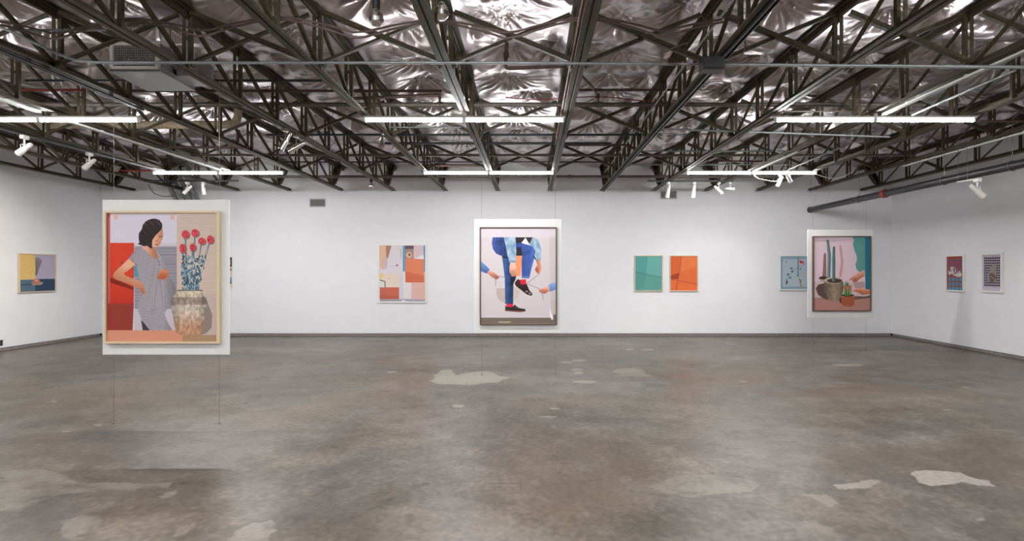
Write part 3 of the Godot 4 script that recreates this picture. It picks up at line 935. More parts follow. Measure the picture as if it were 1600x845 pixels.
func build_ceiling() -> void:
	fn1.seed = 61
	fn1.frequency = 1.1
	fn1.fractal_octaves = 2
	fn2.seed = 62
	fn2.frequency = 3.2
	fn2.fractal_octaves = 2
	var root := Node3D.new()
	root.name = "ceiling"
	add_child(root)
	root.set_meta("kind", "structure")
	var st := mk()
	box(st, Vector3((LEFT_X + RIGHT_X) / 2, ROOF + 0.1, (REAR_Z - WALL_D) / 2), Vector3(RIGHT_X - LEFT_X + 0.4, 0.2, REAR_Z + WALL_D + 0.4))
	done("roof_deck", st, M.deck, root)
	var rng := RandomNumberGenerator.new()
	rng.seed = 5
	var ed := bay_edges()
	for b in ed.size() - 1:
		var xa: float = ed[b]
		var xb: float = ed[b + 1]
		var list := []
		var z := -WALL_D - 0.2
		while z < -3.0:
			list.append([lerpf(xa, xb, rng.randf_range(0.38, 0.62)), z + rng.randf_range(-0.12, 0.12), rng.randi_range(13, 19), rng.randf() * 6.0])
			for s in [0.1, 0.9]:
				if rng.randf() < 0.4:
					list.append([lerpf(xa, xb, s + rng.randf_range(-0.05, 0.05)), z + rng.randf_range(-0.3, 0.3), rng.randi_range(10, 15), rng.randf() * 6.0])
			z += rng.randf_range(0.62, 0.95)
		pins[b] = list
		for part in [[-WALL_D, -4.2, 0.021], [-4.2, REAR_Z, 0.3]]:
			var nx := maxi(4, int((xb - xa) / part[2]))
			var nz := int((part[1] - part[0]) / part[2])
			var v := PackedVector3Array()
			var nn := PackedVector3Array()
			var idx := PackedInt32Array()
			v.resize((nx + 1) * (nz + 1))
			nn.resize(v.size())
			for j in nz + 1:
				var zz := lerpf(part[0], part[1], float(j) / nz)
				var near := list.filter(func(p): return absf(p[1] - zz) < 0.8)
				for i in nx + 1:
					var xx := lerpf(xa, xb, float(i) / nx)
					v[j * (nx + 1) + i] = Vector3(xx, foil_y(b, xx, zz, xa, xb, near), zz)
			for j in nz + 1:
				for i in nx + 1:
					var l := v[j * (nx + 1) + maxi(i - 1, 0)]
					var r := v[j * (nx + 1) + mini(i + 1, nx)]
					var u := v[maxi(j - 1, 0) * (nx + 1) + i]
					var d := v[mini(j + 1, nz) * (nx + 1) + i]
					nn[j * (nx + 1) + i] = (r - l).cross(d - u).normalized()
			for j in nz:
				for i in nx:
					var a := j * (nx + 1) + i
					idx.append_array([a, a + nx + 1, a + nx + 2, a, a + nx + 2, a + 1])
			var arr := []
			arr.resize(Mesh.ARRAY_MAX)
			arr[Mesh.ARRAY_VERTEX] = v
			arr[Mesh.ARRAY_NORMAL] = nn
			arr[Mesh.ARRAY_INDEX] = idx
			var am := ArrayMesh.new()
			am.add_surface_from_arrays(Mesh.PRIMITIVE_TRIANGLES, arr)
			inst("foil_blanket", am, M.foil, root)

# ---------------------------------------------------------------- trusses
const POST0 := 12.77
const POST_STEP := 0.9225

func build_trusses() -> void:
	var zf := -13.55
	var zr := REAR_Z - 0.02
	var proto := thing("roof_truss", "", "truss", Vector3.ZERO, "steel roof trusses")
	# the frame stands at the underside of the bottom chord
	var st := mk()
	for s in [-1.0, 1.0]:
		box(st, Vector3(s * 0.032, 0.004, (zf + zr) / 2), Vector3(0.05, 0.008, zr - zf), 0.002)
		box(st, Vector3(s * 0.0105, 0.03, (zf + zr) / 2), Vector3(0.008, 0.06, zr - zf), 0.002)
	done("bottom_chord", st, M.steel, proto)
	st = mk()
	for s in [-1.0, 1.0]:
		box(st, Vector3(s * 0.034, DEPTH - 0.004, (-WALL_D + zr) / 2), Vector3(0.05, 0.008, zr + WALL_D), 0.002)
		box(st, Vector3(s * 0.0105, DEPTH - 0.03, (-WALL_D + zr) / 2), Vector3(0.008, 0.06, zr + WALL_D), 0.002)
	done("top_chord", st, M.steel, proto)
	st = mk()
	for s in [-1.0, 1.0]:
		box(st, Vector3(s * 0.027, DEPTH / 2, 0), Vector3(0.036, DEPTH - 0.02, 0.006), 0.002)
		box(st, Vector3(s * 0.042, DEPTH / 2, -0.016), Vector3(0.006, DEPTH - 0.02, 0.036), 0.002)
	box(st, Vector3(0, DEPTH * 0.56, 0), Vector3(0.05, 0.035, 0.012), 0.002)
	var post := st.commit()
	var run := POST_STEP
	st = mk()
	bar(st, Vector3(0.008, DEPTH - 0.04, 0.02), Vector3(0.008, 0.035, -run + 0.03), 0.034, 0.012, Vector3.UP, 0.002)
	bar(st, Vector3(0.024, DEPTH - 0.03, 0.02), Vector3(0.024, 0.045, -run + 0.03), 0.006, 0.034, Vector3.UP)
	var diag := st.commit()
	for j in 12:
		var d := POST0 - POST_STEP * j
		inst("post", post, M.steel, proto).position = Vector3(0, 0, -d)
		if j > 0:
			inst("diagonal", diag, M.steel, proto).position = Vector3(0, 0, -d)
	# the flared strut that carries the end of the truss to the wall
	st = mk()
	var a := [Vector3(-0.05, 0.05, -12.88), Vector3(0.05, 0.05, -12.88), Vector3(0.07, DEPTH - 0.02, -13.30), Vector3(-0.07, DEPTH - 0.02, -13.30)]
	var bb := []
	for p in a:
		bb.append(p + Vector3(0, 0.03, -0.09))
	var mid := Vector3(0, 0.3, -13.13)
	quad(st, a[0], a[1], a[2], a[3], mid)
	quad(st, bb[0], bb[1], bb[2], bb[3], mid)
	for i in 4:
		quad(st, a[i], a[(i + 1) % 4], bb[(i + 1) % 4], bb[i], mid)
	for s in [-1.0, 1.0]:
		bar(st, Vector3(s * 0.05, 0.05, -12.84), Vector3(s * 0.075, DEPTH - 0.02, -13.27), 0.012, 0.05)
	done("end_strut", st, M.steel, proto)
	for k in 15:
		var o: Node3D = proto
		if k > 0:
			o = proto.duplicate()
			o.name = numbered("roof_truss")
			add_child(o)
		o.position = Vector3(TRUSS_X[k], CHORD, 0)
		o.set_meta("label", "olive-brown steel roof truss, %s from the left wall" % ORD[k])
	# crossed braces
	st = mk()
	angle_iron(st, Vector3(0.06, 0.055, 0), Vector3(1.155, DEPTH - 0.045, 0), 0.044, 0.006)
	var strut_a := st.commit()
	st = mk()
	angle_iron(st, Vector3(1.16, 0.055, 0.026), Vector3(0.065, DEPTH - 0.045, 0.026), 0.044, 0.006)
	var strut_b := st.commit()
	st = mk()
	box(st, Vector3(0.062, 0.035, 0.01), Vector3(0.018, 0.085, 0.09), 0.003)
	box(st, Vector3(0.074, 0.05, 0.01), Vector3(0.04, 0.05, 0.07), 0.003)
	var gus_a := st.commit()
	st = mk()
	box(st, Vector3(1.157, 0.035, 0.01), Vector3(0.018, 0.085, 0.09), 0.003)
	box(st, Vector3(1.145, 0.05, 0.01), Vector3(0.04, 0.05, 0.07), 0.003)
	var gus_b := st.commit()
	var rows := [[8, "row nearest the camera"], [5, "middle row"], [2, "row nearest the back wall"]]
	var br := thing("cross_brace", "", "brace", Vector3.ZERO, "crossed braces between the roof trusses")
	inst("strut", strut_a, M.steel, br)
	inst("strut", strut_b, M.steel, br)
	inst("gusset", gus_a, M.steel, br)
	inst("gusset", gus_b, M.steel, br)
	var first := true
	for r in rows:
		for k in 14:
			var d: float = POST0 - POST_STEP * r[0]
			var vis: float = VX + TRUSS_X[k + 1] / d * F
			if vis < -20.0 or VX + TRUSS_X[k] / d * F > 1620.0:
				continue
			var o := br
			if not first:
				o = br.duplicate()
				o.name = numbered("cross_brace")
				add_child(o)
			first = false
			o.position = Vector3(TRUSS_X[k], CHORD, -d + 0.03)
			o.set_meta("label", "crossed steel braces between the %s and %s trusses from left, %s" % [ORD[k], ORD[k + 1], r[1]])

# ---------------------------------------------------------------- lamps
func build_fluorescents() -> void:
	var xs := [[-94.0, 60.0, 63.0, 222.0], [570.0, 724.0, 727.0, 878.0], [1209.0, 1364.0, 1369.0, 1525.0]]
	var place := ["left", "middle", "right"]
	var st := mk()
	lathe(st, Vector3(-0.595, 0, 0), Vector3.RIGHT, [[0.001, 0], [0.019, 0.004], [0.019, 1.186], [0.001, 1.19]], 12)
	var tube_mesh := st.commit()
	st = mk()
	box(st, Vector3(0, 0.01, 0), Vector3(0.022, 0.062, 0.05), 0.004)
	var holder := st.commit()
	st = mk()
	box(st, Vector3(0, 0.033, 0), Vector3(2.46, 0.024, 0.065), 0.004)
	var channel := st.commit()
	for r in FLUOR_ROWS.size():
		var d: float = FLUOR_ROWS[r]
		for c in 3:
			var cx: float = (((xs[c][1] + xs[c][2]) / 2.0) - VX) / F * 6.85
			if r == 1:
				cx = ([341.5, 763.5, 1174.0][c] - VX) / F * 10.8
			var lab: String = "lit fluorescent strip light, %s row, %s of three" % [["front", "back", "overhead", "second overhead", "rearmost"][r], place[c]]
			var o := thing("fluorescent_light", lab, "light", Vector3(cx, 3.335 if r == 0 else 3.374, -d), "fluorescent strip lights under the trusses")
			inst("channel", channel, M.white_metal, o)
			if r == 0:
				o.scale.x = 0.972
			for x in TRUSS_X:
				if absf(x - cx) < 1.2:                      # a clip to each truss above
					st = mk()
					box(st, Vector3(x - cx, (0.045 + CHORD - o.position.y) / 2, 0), Vector3(0.03, CHORD - o.position.y - 0.045, 0.04), 0.002)
					done("mounting_clip", st, M.white_metal, o)
			for s in [-1.0, 1.0]:
				var t := inst("tube", tube_mesh, M.tube_lamp, o)
				t.position = Vector3(s * 0.613, 0, 0)
				for e in [-1.0, 1.0]:
					inst("lamp_holder", holder, M.white_metal, o).position = Vector3(s * 0.613 + e * 0.598, 0, 0)
				var l := AreaLight3D.new()
				l.name = "tube_light"
				l.area_size = Vector2(1.17, 0.06)
				l.light_energy = 0.95
				l.light_color = Color(0.99, 0.99, 0.995)
				l.shadow_enabled = true
				l.area_range = 30.0
				o.add_child(l, true)
				l.position = Vector3(s * 0.613, -0.03, 0)
				l.rotation_degrees = Vector3(-90, 0, 0)

# white track spotlight hanging from "top", its barrel pointing along aim
func track_head(top: Vector3, aim: Vector3, label: String, m: Material, lit := 0.0, size := 1.0) -> void:
	var o := thing("track_spotlight", label, "spotlight", top, "track spotlights")
	aim = aim.normalized()
	var st := mk()
	box(st, Vector3(0, -0.022, 0), Vector3(0.045, 0.044, 0.09) * size, 0.008)
	done("adapter", st, m, o)
	st = mk()
	tube(st, [Vector3(0, -0.03, 0), Vector3(0, -0.11 * size, 0)], 0.011, 8)
	done("stem", st, m, o)
	var c := Vector3(0, -0.145 * size, 0)
	st = mk()
	lathe(st, c, aim, [[0.001, -0.115 * size], [0.018 * size, -0.112 * size], [0.024 * size, -0.09 * size], [0.026 * size, -0.03 * size], [0.031 * size, 0.0], [0.036 * size, 0.1 * size], [0.03 * size, 0.1 * size], [0.028 * size, 0.075 * size]], 16)
	var barrel := done("barrel", st, m, o)
	st = mk()
	var side := aim.cross(Vector3.UP).normalized()
	tube(st, [c + side * 0.037 * size, c + side * 0.039 * size + Vector3(0, 0.04 * size, 0), c + Vector3(0, 0.05 * size, 0), c - side * 0.039 * size + Vector3(0, 0.04 * size, 0), c - side * 0.037 * size], 0.006, 6)
	done("yoke", st, m, o)
	st = mk()
	lathe(st, c, aim, [[0.028 * size, 0.072 * size], [0.018 * size, 0.08 * size], [0.001, 0.084 * size]], 12)
	done("lamp_lens", st, M.lamp_glow if lit > 0.0 else M.chrome, barrel)
	if lit > 0.0:
		var l := SpotLight3D.new()
		l.name = "spot_light"
		l.light_energy = lit
		l.spot_angle = 38.0
		l.spot_angle_attenuation = 0.6
		l.spot_range = 20.0
		l.spot_attenuation = 2.0
		l.light_size = 0.03
		l.light_color = Color(1.0, 0.97, 0.93)
		l.shadow_enabled = true
		o.add_child(l, true)
		l.position = c + aim * 0.12 * size
		l.basis = Basis.looking_at(aim)

# a silvered bulb on a black socket with its clip
func clip_bulb(at: Vector3, hang: Vector3, label: String) -> void:
	var o := thing("clip_lamp", label, "lamp", at, "silvered bulbs near the roof")
	var st := mk()
	lathe(st, Vector3.ZERO, Vector3.UP, [[0.001, -0.075], [0.03, -0.07], [0.052, -0.045], [0.056, -0.015], [0.045, 0.02], [0.026, 0.045], [0.022, 0.06]], 18)
	done("bulb", st, M.chrome, o)
	st = mk()
	lathe(st, Vector3.ZERO, Vector3.UP, [[0.024, 0.055], [0.028, 0.06], [0.028, 0.12], [0.02, 0.135], [0.001, 0.138]], 14)
	done("socket", st, M.black, o)
	st = mk()
	var h := hang - at
	tube(st, [Vector3(0, 0.13, 0), Vector3(0.03, 0.18, 0), h * 0.6 + Vector3(0.05, 0.08, 0), h], 0.005, 6)
	done("cord", st, M.cable_black, o)

# ---------------------------------------------------------------- pipes
func pipe(called: String, label: String, cat: String, pts: Array, r: float, m: Material, group := "", fittings: Array = [], n := 10) -> Node3D:
	var o := thing(called, label, cat, pts[0], group)
	var q := []
	for p in pts:
		q.append(p - pts[0])
	var st := mk()
	tube(st, q, r, n)
	done("run", st, m, o)
	for f in fittings:                                   # [point, axis, length, radius factor]
		st = mk()
		var ax: Vector3 = f[1].normalized()
		lathe(st, f[0] - pts[0], ax, [[r, -f[2] / 2], [r * f[3], -f[2] / 2 + 0.004], [r * f[3], f[2] / 2 - 0.004], [r, f[2] / 2]], 12)
		done("coupling", st, f[4] if f.size() > 4 else m, o)
	return o

func across(called: String, label: String, cat: String, x0: float, x1: float, y: float, d: float, r_px: float, m: Material, group := "", joints: Array = []) -> Node3D:
	var a := w3(x0, y, d)
	var b := w3(x1, y, d)
	var f := []
	for x in joints:
		f.append([w3(x, y, d), Vector3.RIGHT, 0.09, 1.35])
	var pts := [a]
	for i in range(1, 4):
		pts.append(a.lerp(b, i / 4.0))
	pts.append(b)
	return pipe(called, label, cat, pts, r_px * d / F, m, group, f)

# light track: a channel with bright lips, hung under the truss
func track(x: float, y: float, d0: float, d1: float, label: String, m: Material) -> void:
	var o := thing("light_track", label, "track", Vector3(x, y, -d0), "lighting tracks along the trusses")
	var st := mk()
	var l := d1 - d0
	box(st, Vector3(0, -0.012, -l / 2), Vector3(0.036, 0.004, l), 0.001)
	for s in [-1.0, 1.0]:
		box(st, Vector3(s * 0.016, -0.022, -l / 2), Vector3(0.005, 0.022, l), 0.001)
	done("channel", st, m, o)
	for s in [-1.0, 1.0]:
		st = mk()
		box(st, Vector3(s * 0.0175, -0.035, -l / 2), Vector3(0.009, 0.004, l), 0.001)
		done("lip", st, M.galv, o)
	st = mk()
	var n := int(l / 1.2) + 1
	for i in n:
		var z := -l * (i + 0.5) / n
		box(st, Vector3(0, 0.0, z), Vector3(0.03, 0.022, 0.03), 0.002)
	done("clips", st, m, o)

# ---------------------------------------------------------------- pictures
# a box frame round a flat print; the thing's origin is the bottom middle of its back, facing +z
func framed(called: String, label: String, w: float, h: float, at: Vector3, turn: float, rail: float, deep: float, fm: Material, tex: Texture2D, group := "", border := 0.0) -> Node3D:
	var o := thing(called, label, "picture", at, group)
	o.rotation.y = turn
	var st := mk()
	for s in [-1.0, 1.0]:
		box(st, Vector3(s * (w - rail) / 2, h / 2, deep / 2), Vector3(rail, h, deep), 0.0025)
		box(st, Vector3(0, h / 2 + s * (h - rail) / 2, deep / 2), Vector3(w - rail * 2 + 0.004, rail, deep - 0.001), 0.0025)
	done("frame", st, fm, o)
	st = mk()
	box(st, Vector3(0, h / 2, 0.006), Vector3(w - 0.006, h - 0.006, 0.008))
	done("backing", st, M.backing, o)
	var iw := w - rail * 2
	var ih := h - rail * 2
	if border > 0.0:
		st = mk()
		box(st, Vector3(0, h / 2, deep - 0.022), Vector3(iw, ih, 0.004))
		done("mount", st, M.frame_white, o)
		iw -= border * 2
		ih -= border * 2
	var pm := mat(Color.WHITE, 0.55, 0.0, 0.3)
	pm.albedo_texture = tex
	pm.texture_repeat = false
	st = mk()
	var zc := deep - 0.0185
	var c := [[Vector3(-iw / 2, h / 2 + ih / 2, zc), Vector2(0, 0)], [Vector3(iw / 2, h / 2 + ih / 2, zc), Vector2(1, 0)], [Vector3(iw / 2, h / 2 - ih / 2, zc), Vector2(1, 1)], [Vector3(-iw / 2, h / 2 - ih / 2, zc), Vector2(0, 1)]]
	for i in [0, 1, 2, 0, 2, 3]:
		st.set_normal(Vector3.BACK)
		st.set_uv(c[i][1])
		st.add_vertex(c[i][0])
	done("print", st, pm, o)
	return o

func on_wall(label: String, x0: float, y0: float, x1: float, y1: float, rail: float, fm: Material, tex: Texture2D, border := 0.0) -> void:
	var a := w3((x0 + x1) / 2, y1, WALL_D)
	framed("framed_photograph", label, (x1 - x0) * WALL_D / F, (y1 - y0) * WALL_D / F, Vector3(a.x, a.y, -WALL_D + 0.001), 0.0, rail, 0.04, fm, tex, "photographs on the walls", border)

func hung(label_panel: String, label: String, p: Array, f: Array, d: float, rail: float, fm: Material, tex: Texture2D, wires: Array, deep: float) -> void:
	var th := 0.018
	var w: float = (p[2] - p[0]) * d / F
	var h: float = (p[3] - p[1]) * d / F
	var a := w3((p[0] + p[2]) / 2, p[3], d)
	var o := thing("hanging_panel", label_panel, "panel", Vector3(a.x, 0, -d), "white panels hung on wires")
	var st := mk()
	box(st, Vector3(0, a.y + h / 2, -th / 2), Vector3(w, h, th), 0.002)
	done("board", st, M.panel, o)
	for x in wires:
		var wx: float = (x - VX) / F * d - a.x
		for seg in [[a.y + h - 0.02, 4.0], [0.004, a.y + 0.02]]:
			st = mk()
			tube(st, [Vector3(wx, seg[0], -th - 0.004), Vector3(wx, seg[1], -th - 0.004)], 0.0018, 5)
			done("wire", st, M.wire, o)
		st = mk()
		lathe(st, Vector3(wx, 0, -th - 0.004), Vector3.UP, [[0.012, 0.0], [0.012, 0.004], [0.004, 0.012], [0.001, 0.013]], 10)
		done("floor_anchor", st, M.wire, o)
	var b := w3((f[0] + f[2]) / 2, f[3], d)
	framed("framed_photograph", label, (f[2] - f[0]) * d / F, (f[3] - f[1]) * d / F, Vector3(b.x, b.y, -d + 0.001), 0.0, rail, deep, fm, tex, "photographs on hanging panels")

func build_pictures() -> void:
	hung("white board with large pregnant woman photograph, hung on thin wires", "pale wood framed photograph of pregnant woman in striped dress beside vase", [160, 312, 358, 554], [168, 330, 346, 536], 5.81, 0.022, M.wood_pale, print_woman(), [175.5, 341], 0.055)
	hung("white board behind the central shoe tying photograph, hung on wires", "dark framed photograph of blue jeans and hands tying a shoe", [741, 342, 878, 520.5], [750, 355, 870, 507], 8.5, 0.017, M.wood_dark, print_shoes(), [752.5, 868], 0.05)
	hung("white board behind the cactus photograph, hung on wires", "dark wood framed photograph of tall cacti in clay pots and hands", [1262, 359, 1364, 496], [1268.5, 369, 1359, 486], 11.08, 0.019, M.wood_dark, print_cactus(), [1271, 1354], 0.06)
	on_wall("white framed collage photograph with orange squares on the back wall", 591.5, 381.5, 667, 473, 0.034, M.frame_white, print_collage())
	on_wall("pale wood framed teal folded paper photograph", 991, 399, 1035, 455, 0.022, M.wood_pale, print_folds(false))
	on_wall("pale wood framed orange folded paper photograph", 1046, 399, 1090, 455, 0.022, M.wood_pale, print_folds(true))
	on_wall("white framed pale blue photograph of a mobile, partly behind cactus panel", 1217, 398.5, 1265, 453.5, 0.028, M.frame_white, print_mobile())
	on_wall("white framed photograph almost hidden behind the pregnant woman panel", 318, 401, 364.5, 450, 0.012, M.frame_white, print_sliver())
	# side walls
	var dl := (LEFT_X * F / (27.0 - VX) + LEFT_X * F / (85.0 - VX)) / 2.0
	var wl := LEFT_X * F / (85.0 - VX) - LEFT_X * F / (27.0 - VX)
	framed("framed_photograph", "pale wood framed yellow and lilac still life on the left wall", wl, 60.0 * dl / F, Vector3(LEFT_X + 0.001, w3(0, 456.5, dl).y, -dl), PI / 2, 0.02, 0.045, M.wood_pale, print_yellow(), "photographs on the walls")
	for e in [[1480.0, 1509.0, 398.0, 455.5, false, "white framed reddish grid photograph, left of two on right wall"], [1536.0, 1569.0, 395.0, 457.0, true, "white framed grey photograph with dark square grid on right wall"]]:
		var d0: float = RIGHT_X * F / (e[1] - VX)
		var d1: float = RIGHT_X * F / (e[0] - VX)
		var dm: float = (d0 + d1) / 2
		framed("framed_photograph", e[5], d1 - d0, (e[3] - e[2]) * dm / F, Vector3(RIGHT_X - 0.001, w3(0, e[3], dm).y, -dm), -PI / 2, 0.032, 0.045, M.frame_white, print_grid(e[4]), "photographs on the walls")

# ---------------------------------------------------------------- what hangs in the roof
func build_services() -> void:
	var g1 := "pipes and conduits across the roof"
	# the long conduit under the front of the trusses, broken by the black box
	var a := [w3(-30, 28, 5.05), w3(0, 42, 5.05), w3(30, 55, 5.05), w3(62, 71, 5.05), w3(90, 84, 5.05), w3(118, 94, 5.05), w3(150, 97.5, 5.05), w3(400, 98, 5.05), w3(750, 98, 5.05), w3(1094, 100.5, 5.05)]
	pipe("conduit", "long thin grey conduit under the trusses, dipping from the upper left", "conduit", a, 0.0125, M.galv, g1, [[w3(413, 98, 5.05), Vector3.RIGHT, 0.07, 1.3], [w3(880, 98.6, 5.05), Vector3.RIGHT, 0.07, 1.3]])
	pipe("conduit", "grey conduit running right from the black junction box", "conduit", [w3(1130, 101, 5.05), w3(1400, 103, 5.05), w3(1700, 106, 5.05)], 0.015, M.galv, g1, [[w3(1260, 102, 5.05), Vector3.RIGHT, 0.07, 1.25], [w3(1480, 103.8, 5.05), Vector3.RIGHT, 0.07, 1.25]])
	var jb := thing("junction_box", "black electrical junction box on the shiny lighting track", "box", w3(1112, 100, 4.98))
	var st := mk()
	box(st, Vector3(0, -0.005, 0), Vector3(0.19, 0.1, 0.14), 0.006)
	done("body", st, M.black, jb)
	st = mk()
	box(st, Vector3(0.0, -0.06, 0), Vector3(0.175, 0.012, 0.125), 0.003)
	done("cover", st, M.pipe_black, jb)
	pipe("flexible_conduit", "curved flexible conduit looping out of the black junction box", "conduit", [w3(1131, 98, 5.0), w3(1150, 94, 4.95), w3(1160, 84, 4.9), w3(1166, 70, 4.88), w3(1160, 58, 4.86)], 0.007, M.cable, "", [], 7)
	pipe("flexible_conduit", "drooping flexible conduit entering black junction box from the left", "conduit", [w3(1093, 100, 5.0), w3(1070, 102, 5.0), w3(1045, 99, 4.98), w3(1034, 92, 4.95), w3(1036, 83, 4.9), w3(1052, 75, 4.86), w3(1075, 66, 4.82)], 0.007, M.cable, "", [], 7)
	# sprinkler mains and branches
	across("sprinkler_main", "thick grey sprinkler main crossing behind the front strip lights", "pipe", 48, 1445, 163.5, 7.62, 3.4, M.pipe_grey, g1, [432, 688, 936, 1043, 1245])
	across("sprinkler_branch", "dark brown sprinkler branch above the main, left half", "pipe", 150, 690, 142, 6.9, 2.0, M.pipe_brown, g1, [415, 560])
	pipe("sprinkler_branch", "short brown sprinkler pipe with elbow near the middle", "pipe", [w3(552, 154, 7.3), w3(680, 148.5, 7.3)] + arc_pts(w3(680, 148.5, 7.3), w3(687, 148.3, 7.3), w3(687, 163, 7.5), 0.04) + [w3(687, 162, 7.6)], 0.02, M.pipe_brown, g1)
	across("sprinkler_branch", "brown sprinkler branch right of centre, ends at the bright track", "pipe", 897, 1058, 140.5, 6.9, 1.9, M.pipe_brown, g1, [935, 982])
	pipe("sprinkler_branch", "brown sprinkler drop with elbow hanging under a brace", "pipe", [w3(792, 66, 5.315), w3(790, 98, 5.315)] + arc_pts(w3(790, 80, 5.315), w3(790, 107, 5.315), w3(880, 104, 5.315), 0.035) + [w3(880, 103.5, 5.315)], 0.017, M.pipe_brown, g1, [[w3(791, 86, 5.315), Vector3.UP, 0.05, 1.5]])
	pipe("sprinkler_branch", "slanting brown sprinkler drop meeting the main right of centre", "pipe", [w3(905, 115, 6.1), w3(922, 132, 6.6), w3(932, 145, 7.1), w3(935, 160, 7.6)], 0.016, M.pipe_brown, g1, [[w3(934, 150, 7.25), Vector3(0, 1, 0.3), 0.06, 1.6]])
	across("hanger_bar", "flat black bar through the left trusses", "bar", 40, 520, 126, 6.4, 2.0, M.black, g1)
	across("strut_channel", "short galvanised bar at the upper left", "bar", 18, 165, 47, 4.67, 1.9, M.galv, g1)
	across("black_pipe", "thin black pipe behind the front strip lights", "pipe", 416, 1000, 210.5, 8.62, 1.7, M.pipe_black, g1, [1000])
	across("black_pipe", "short thicker black pipe in the middle of the roof", "pipe", 600, 955, 224, 9.0, 2.0, M.pipe_black, g1)
	across("sprinkler_main", "grey pipe above the back strip lights", "pipe", 290, 1425, 242.5, 10.42, 2.1, M.pipe_grey, g1, [497, 733, 900, 975, 1090])
	across("black_pipe", "thinnest black rod just below the back grey pipe", "rod", 430, 940, 253, 10.6, 1.0, M.pipe_black, g1)
	across("sprinkler_main", "grey pipe nearest the back wall above the wall top", "pipe", 398, 1246, 275.8, 12.25, 2.2, M.pipe_grey, g1, [520, 606, 890, 1080])
	across("brown_pipe", "dark brown pipe behind the back trusses right of the middle", "pipe", 878, 986, 226.5, 9.3, 1.6, M.pipe_brown, g1)
	across("brown_pipe", "dark pipe under the middle back truss", "pipe", 655, 752, 258.5, 11.0, 1.8, M.pipe_brown, g1)
	across("conduit", "thin conduit behind the left half of the middle strip light", "conduit", 595, 720, 199, 8.0, 0.9, M.galv, g1)
	pipe("conduit", "sloping galvanised conduit under the right front strip light", "conduit", [w3(1034, 201.5, 7.9), w3(1200, 207, 7.9), w3(1390, 214, 7.9)], 0.013, M.galv, g1, [[w3(1232, 208, 7.9), Vector3.RIGHT, 0.06, 1.3]])
	across("conduit", "thin conduit high above the right back strip light", "conduit", 1005, 1250, 236, 10.0, 1.2, M.galv, g1)
	across("conduit", "thin conduit just above the right back strip light", "conduit", 985, 1238, 257, 10.6, 0.9, M.galv, g1)
	across("brown_pipe", "dark pipe below the conduits on the right", "pipe", 1122, 1215, 252, 10.6, 1.5, M.pipe_brown, g1)
	across("brown_pipe", "dark pipe at the far right behind the front strip light", "pipe", 1531, 1660, 189.5, 7.2, 1.8, M.pipe_brown, g1)
	across("hanger_bar", "thin grey bar across the right trusses above front strip", "bar", 1225, 1375, 174, 7.3, 1.3, M.pipe_grey, g1)
	across("red_pipe", "red pipe near the upper left, under the hanger bar", "pipe", 30, 130, 140.5, 6.9, 1.8, M.pipe_red, g1)
	across("red_pipe", "short red pipe left of the back strip light", "pipe", 186, 238, 266.5, 11.3, 1.5, M.pipe_red, g1)
	across("brown_pipe", "brown pipe left of the trusses with an elbow", "pipe", 250, 388, 230, 8.8, 2.0, M.pipe_brown, g1)
	pipe("brown_pipe", "brown elbow dropping to the left brown pipe", "pipe", [w3(372, 203, 8.8), w3(371, 220, 8.8), w3(366, 224, 8.8), w3(362, 229, 8.8)], 0.026, M.pipe_brown, g1)
	across("hanger_bar", "thin bar behind the left front strip light", "bar", 293, 445, 243, 9.6, 1.2, M.pipe_grey, g1)
	# beige drain with its bend
	var e0 := w3(-60, 195, 8.4)
	var ec := w3(372, 195, 8.4)
	var e1 := w3(372, 163, 8.4)
	pipe("drain_pipe", "thick beige drain pipe turning up into the roof at left", "pipe", [e0, w3(150, 195, 8.4)] + arc_pts(e0, ec, e1, 0.17, 7) + [e1], 0.055, M.pipe_beige, "", [[w3(310, 195, 8.4), Vector3.RIGHT, 0.1, 1.15], [w3(30, 195, 8.4), Vector3.RIGHT, 0.1, 1.15]], 14)
	# big black pipe along the right wall
	var bx := 6.6
	var by := 2.985
	pipe("main_pipe", "large black pipe running along the right side to back wall", "pipe", [Vector3(bx, by, -WALL_D + 0.01), Vector3(bx, by, -8.0), Vector3(bx, by, 2.0)], 0.062, M.pipe_black, "", [[Vector3(bx, by, -10.75), Vector3.BACK, 0.09, 1.3, M.pipe_red], [Vector3(bx, by, -WALL_D + 0.03), Vector3.BACK, 0.04, 1.15]], 20)
	for z in [-11.6, -9.2, -7.9]:
		var h := thing("pipe_hanger", {-11.6: "wire loop hanger on black pipe nearest the back wall", -9.2: "wire loop hanger beside the lone right spotlight", -7.9: "wire loop hanger at the near end of black pipe"}[z], "hanger", Vector3(bx, by, z), "hangers on the black pipe")
		st = mk()
		tube(st, [Vector3(0, 0.07, 0), Vector3(0, CHORD - by + 0.2, 0)], 0.005, 6)
		done("rod", st, M.wire, h)
		st = mk()
		var ring := []
		for i in 17:
			ring.append(Vector3(cos(TAU * i / 16), sin(TAU * i / 16), 0) * 0.068)
		tube(st, ring, 0.006, 6)
		done("loop", st, M.wire, h)
	# four conduits stepping down to the back wall
	for i in 4:
		var x0 := 276.0 + i * 11.0
		var b0 := w3(x0, 313, WALL_D - 0.06)
		var b1 := Vector3(b0.x, w3(0, 274, 13.15).y, -13.12)
		pipe("steel_conduit", "galvanised conduit slanting to the wall above woman panel, %s of four" % ["leftmost", "second", "third", "rightmost"][i], "conduit", [Vector3(b0.x, 2.2, b0.z), b0, b1, Vector3(b1.x, minf(b1.y + 0.3, 3.9), b1.z + 0.08)], 0.052, M.galv, "conduits at the left end of the back wall", [[b0.lerp(b1, 0.25), (b1 - b0), 0.07, 1.15]], 12)
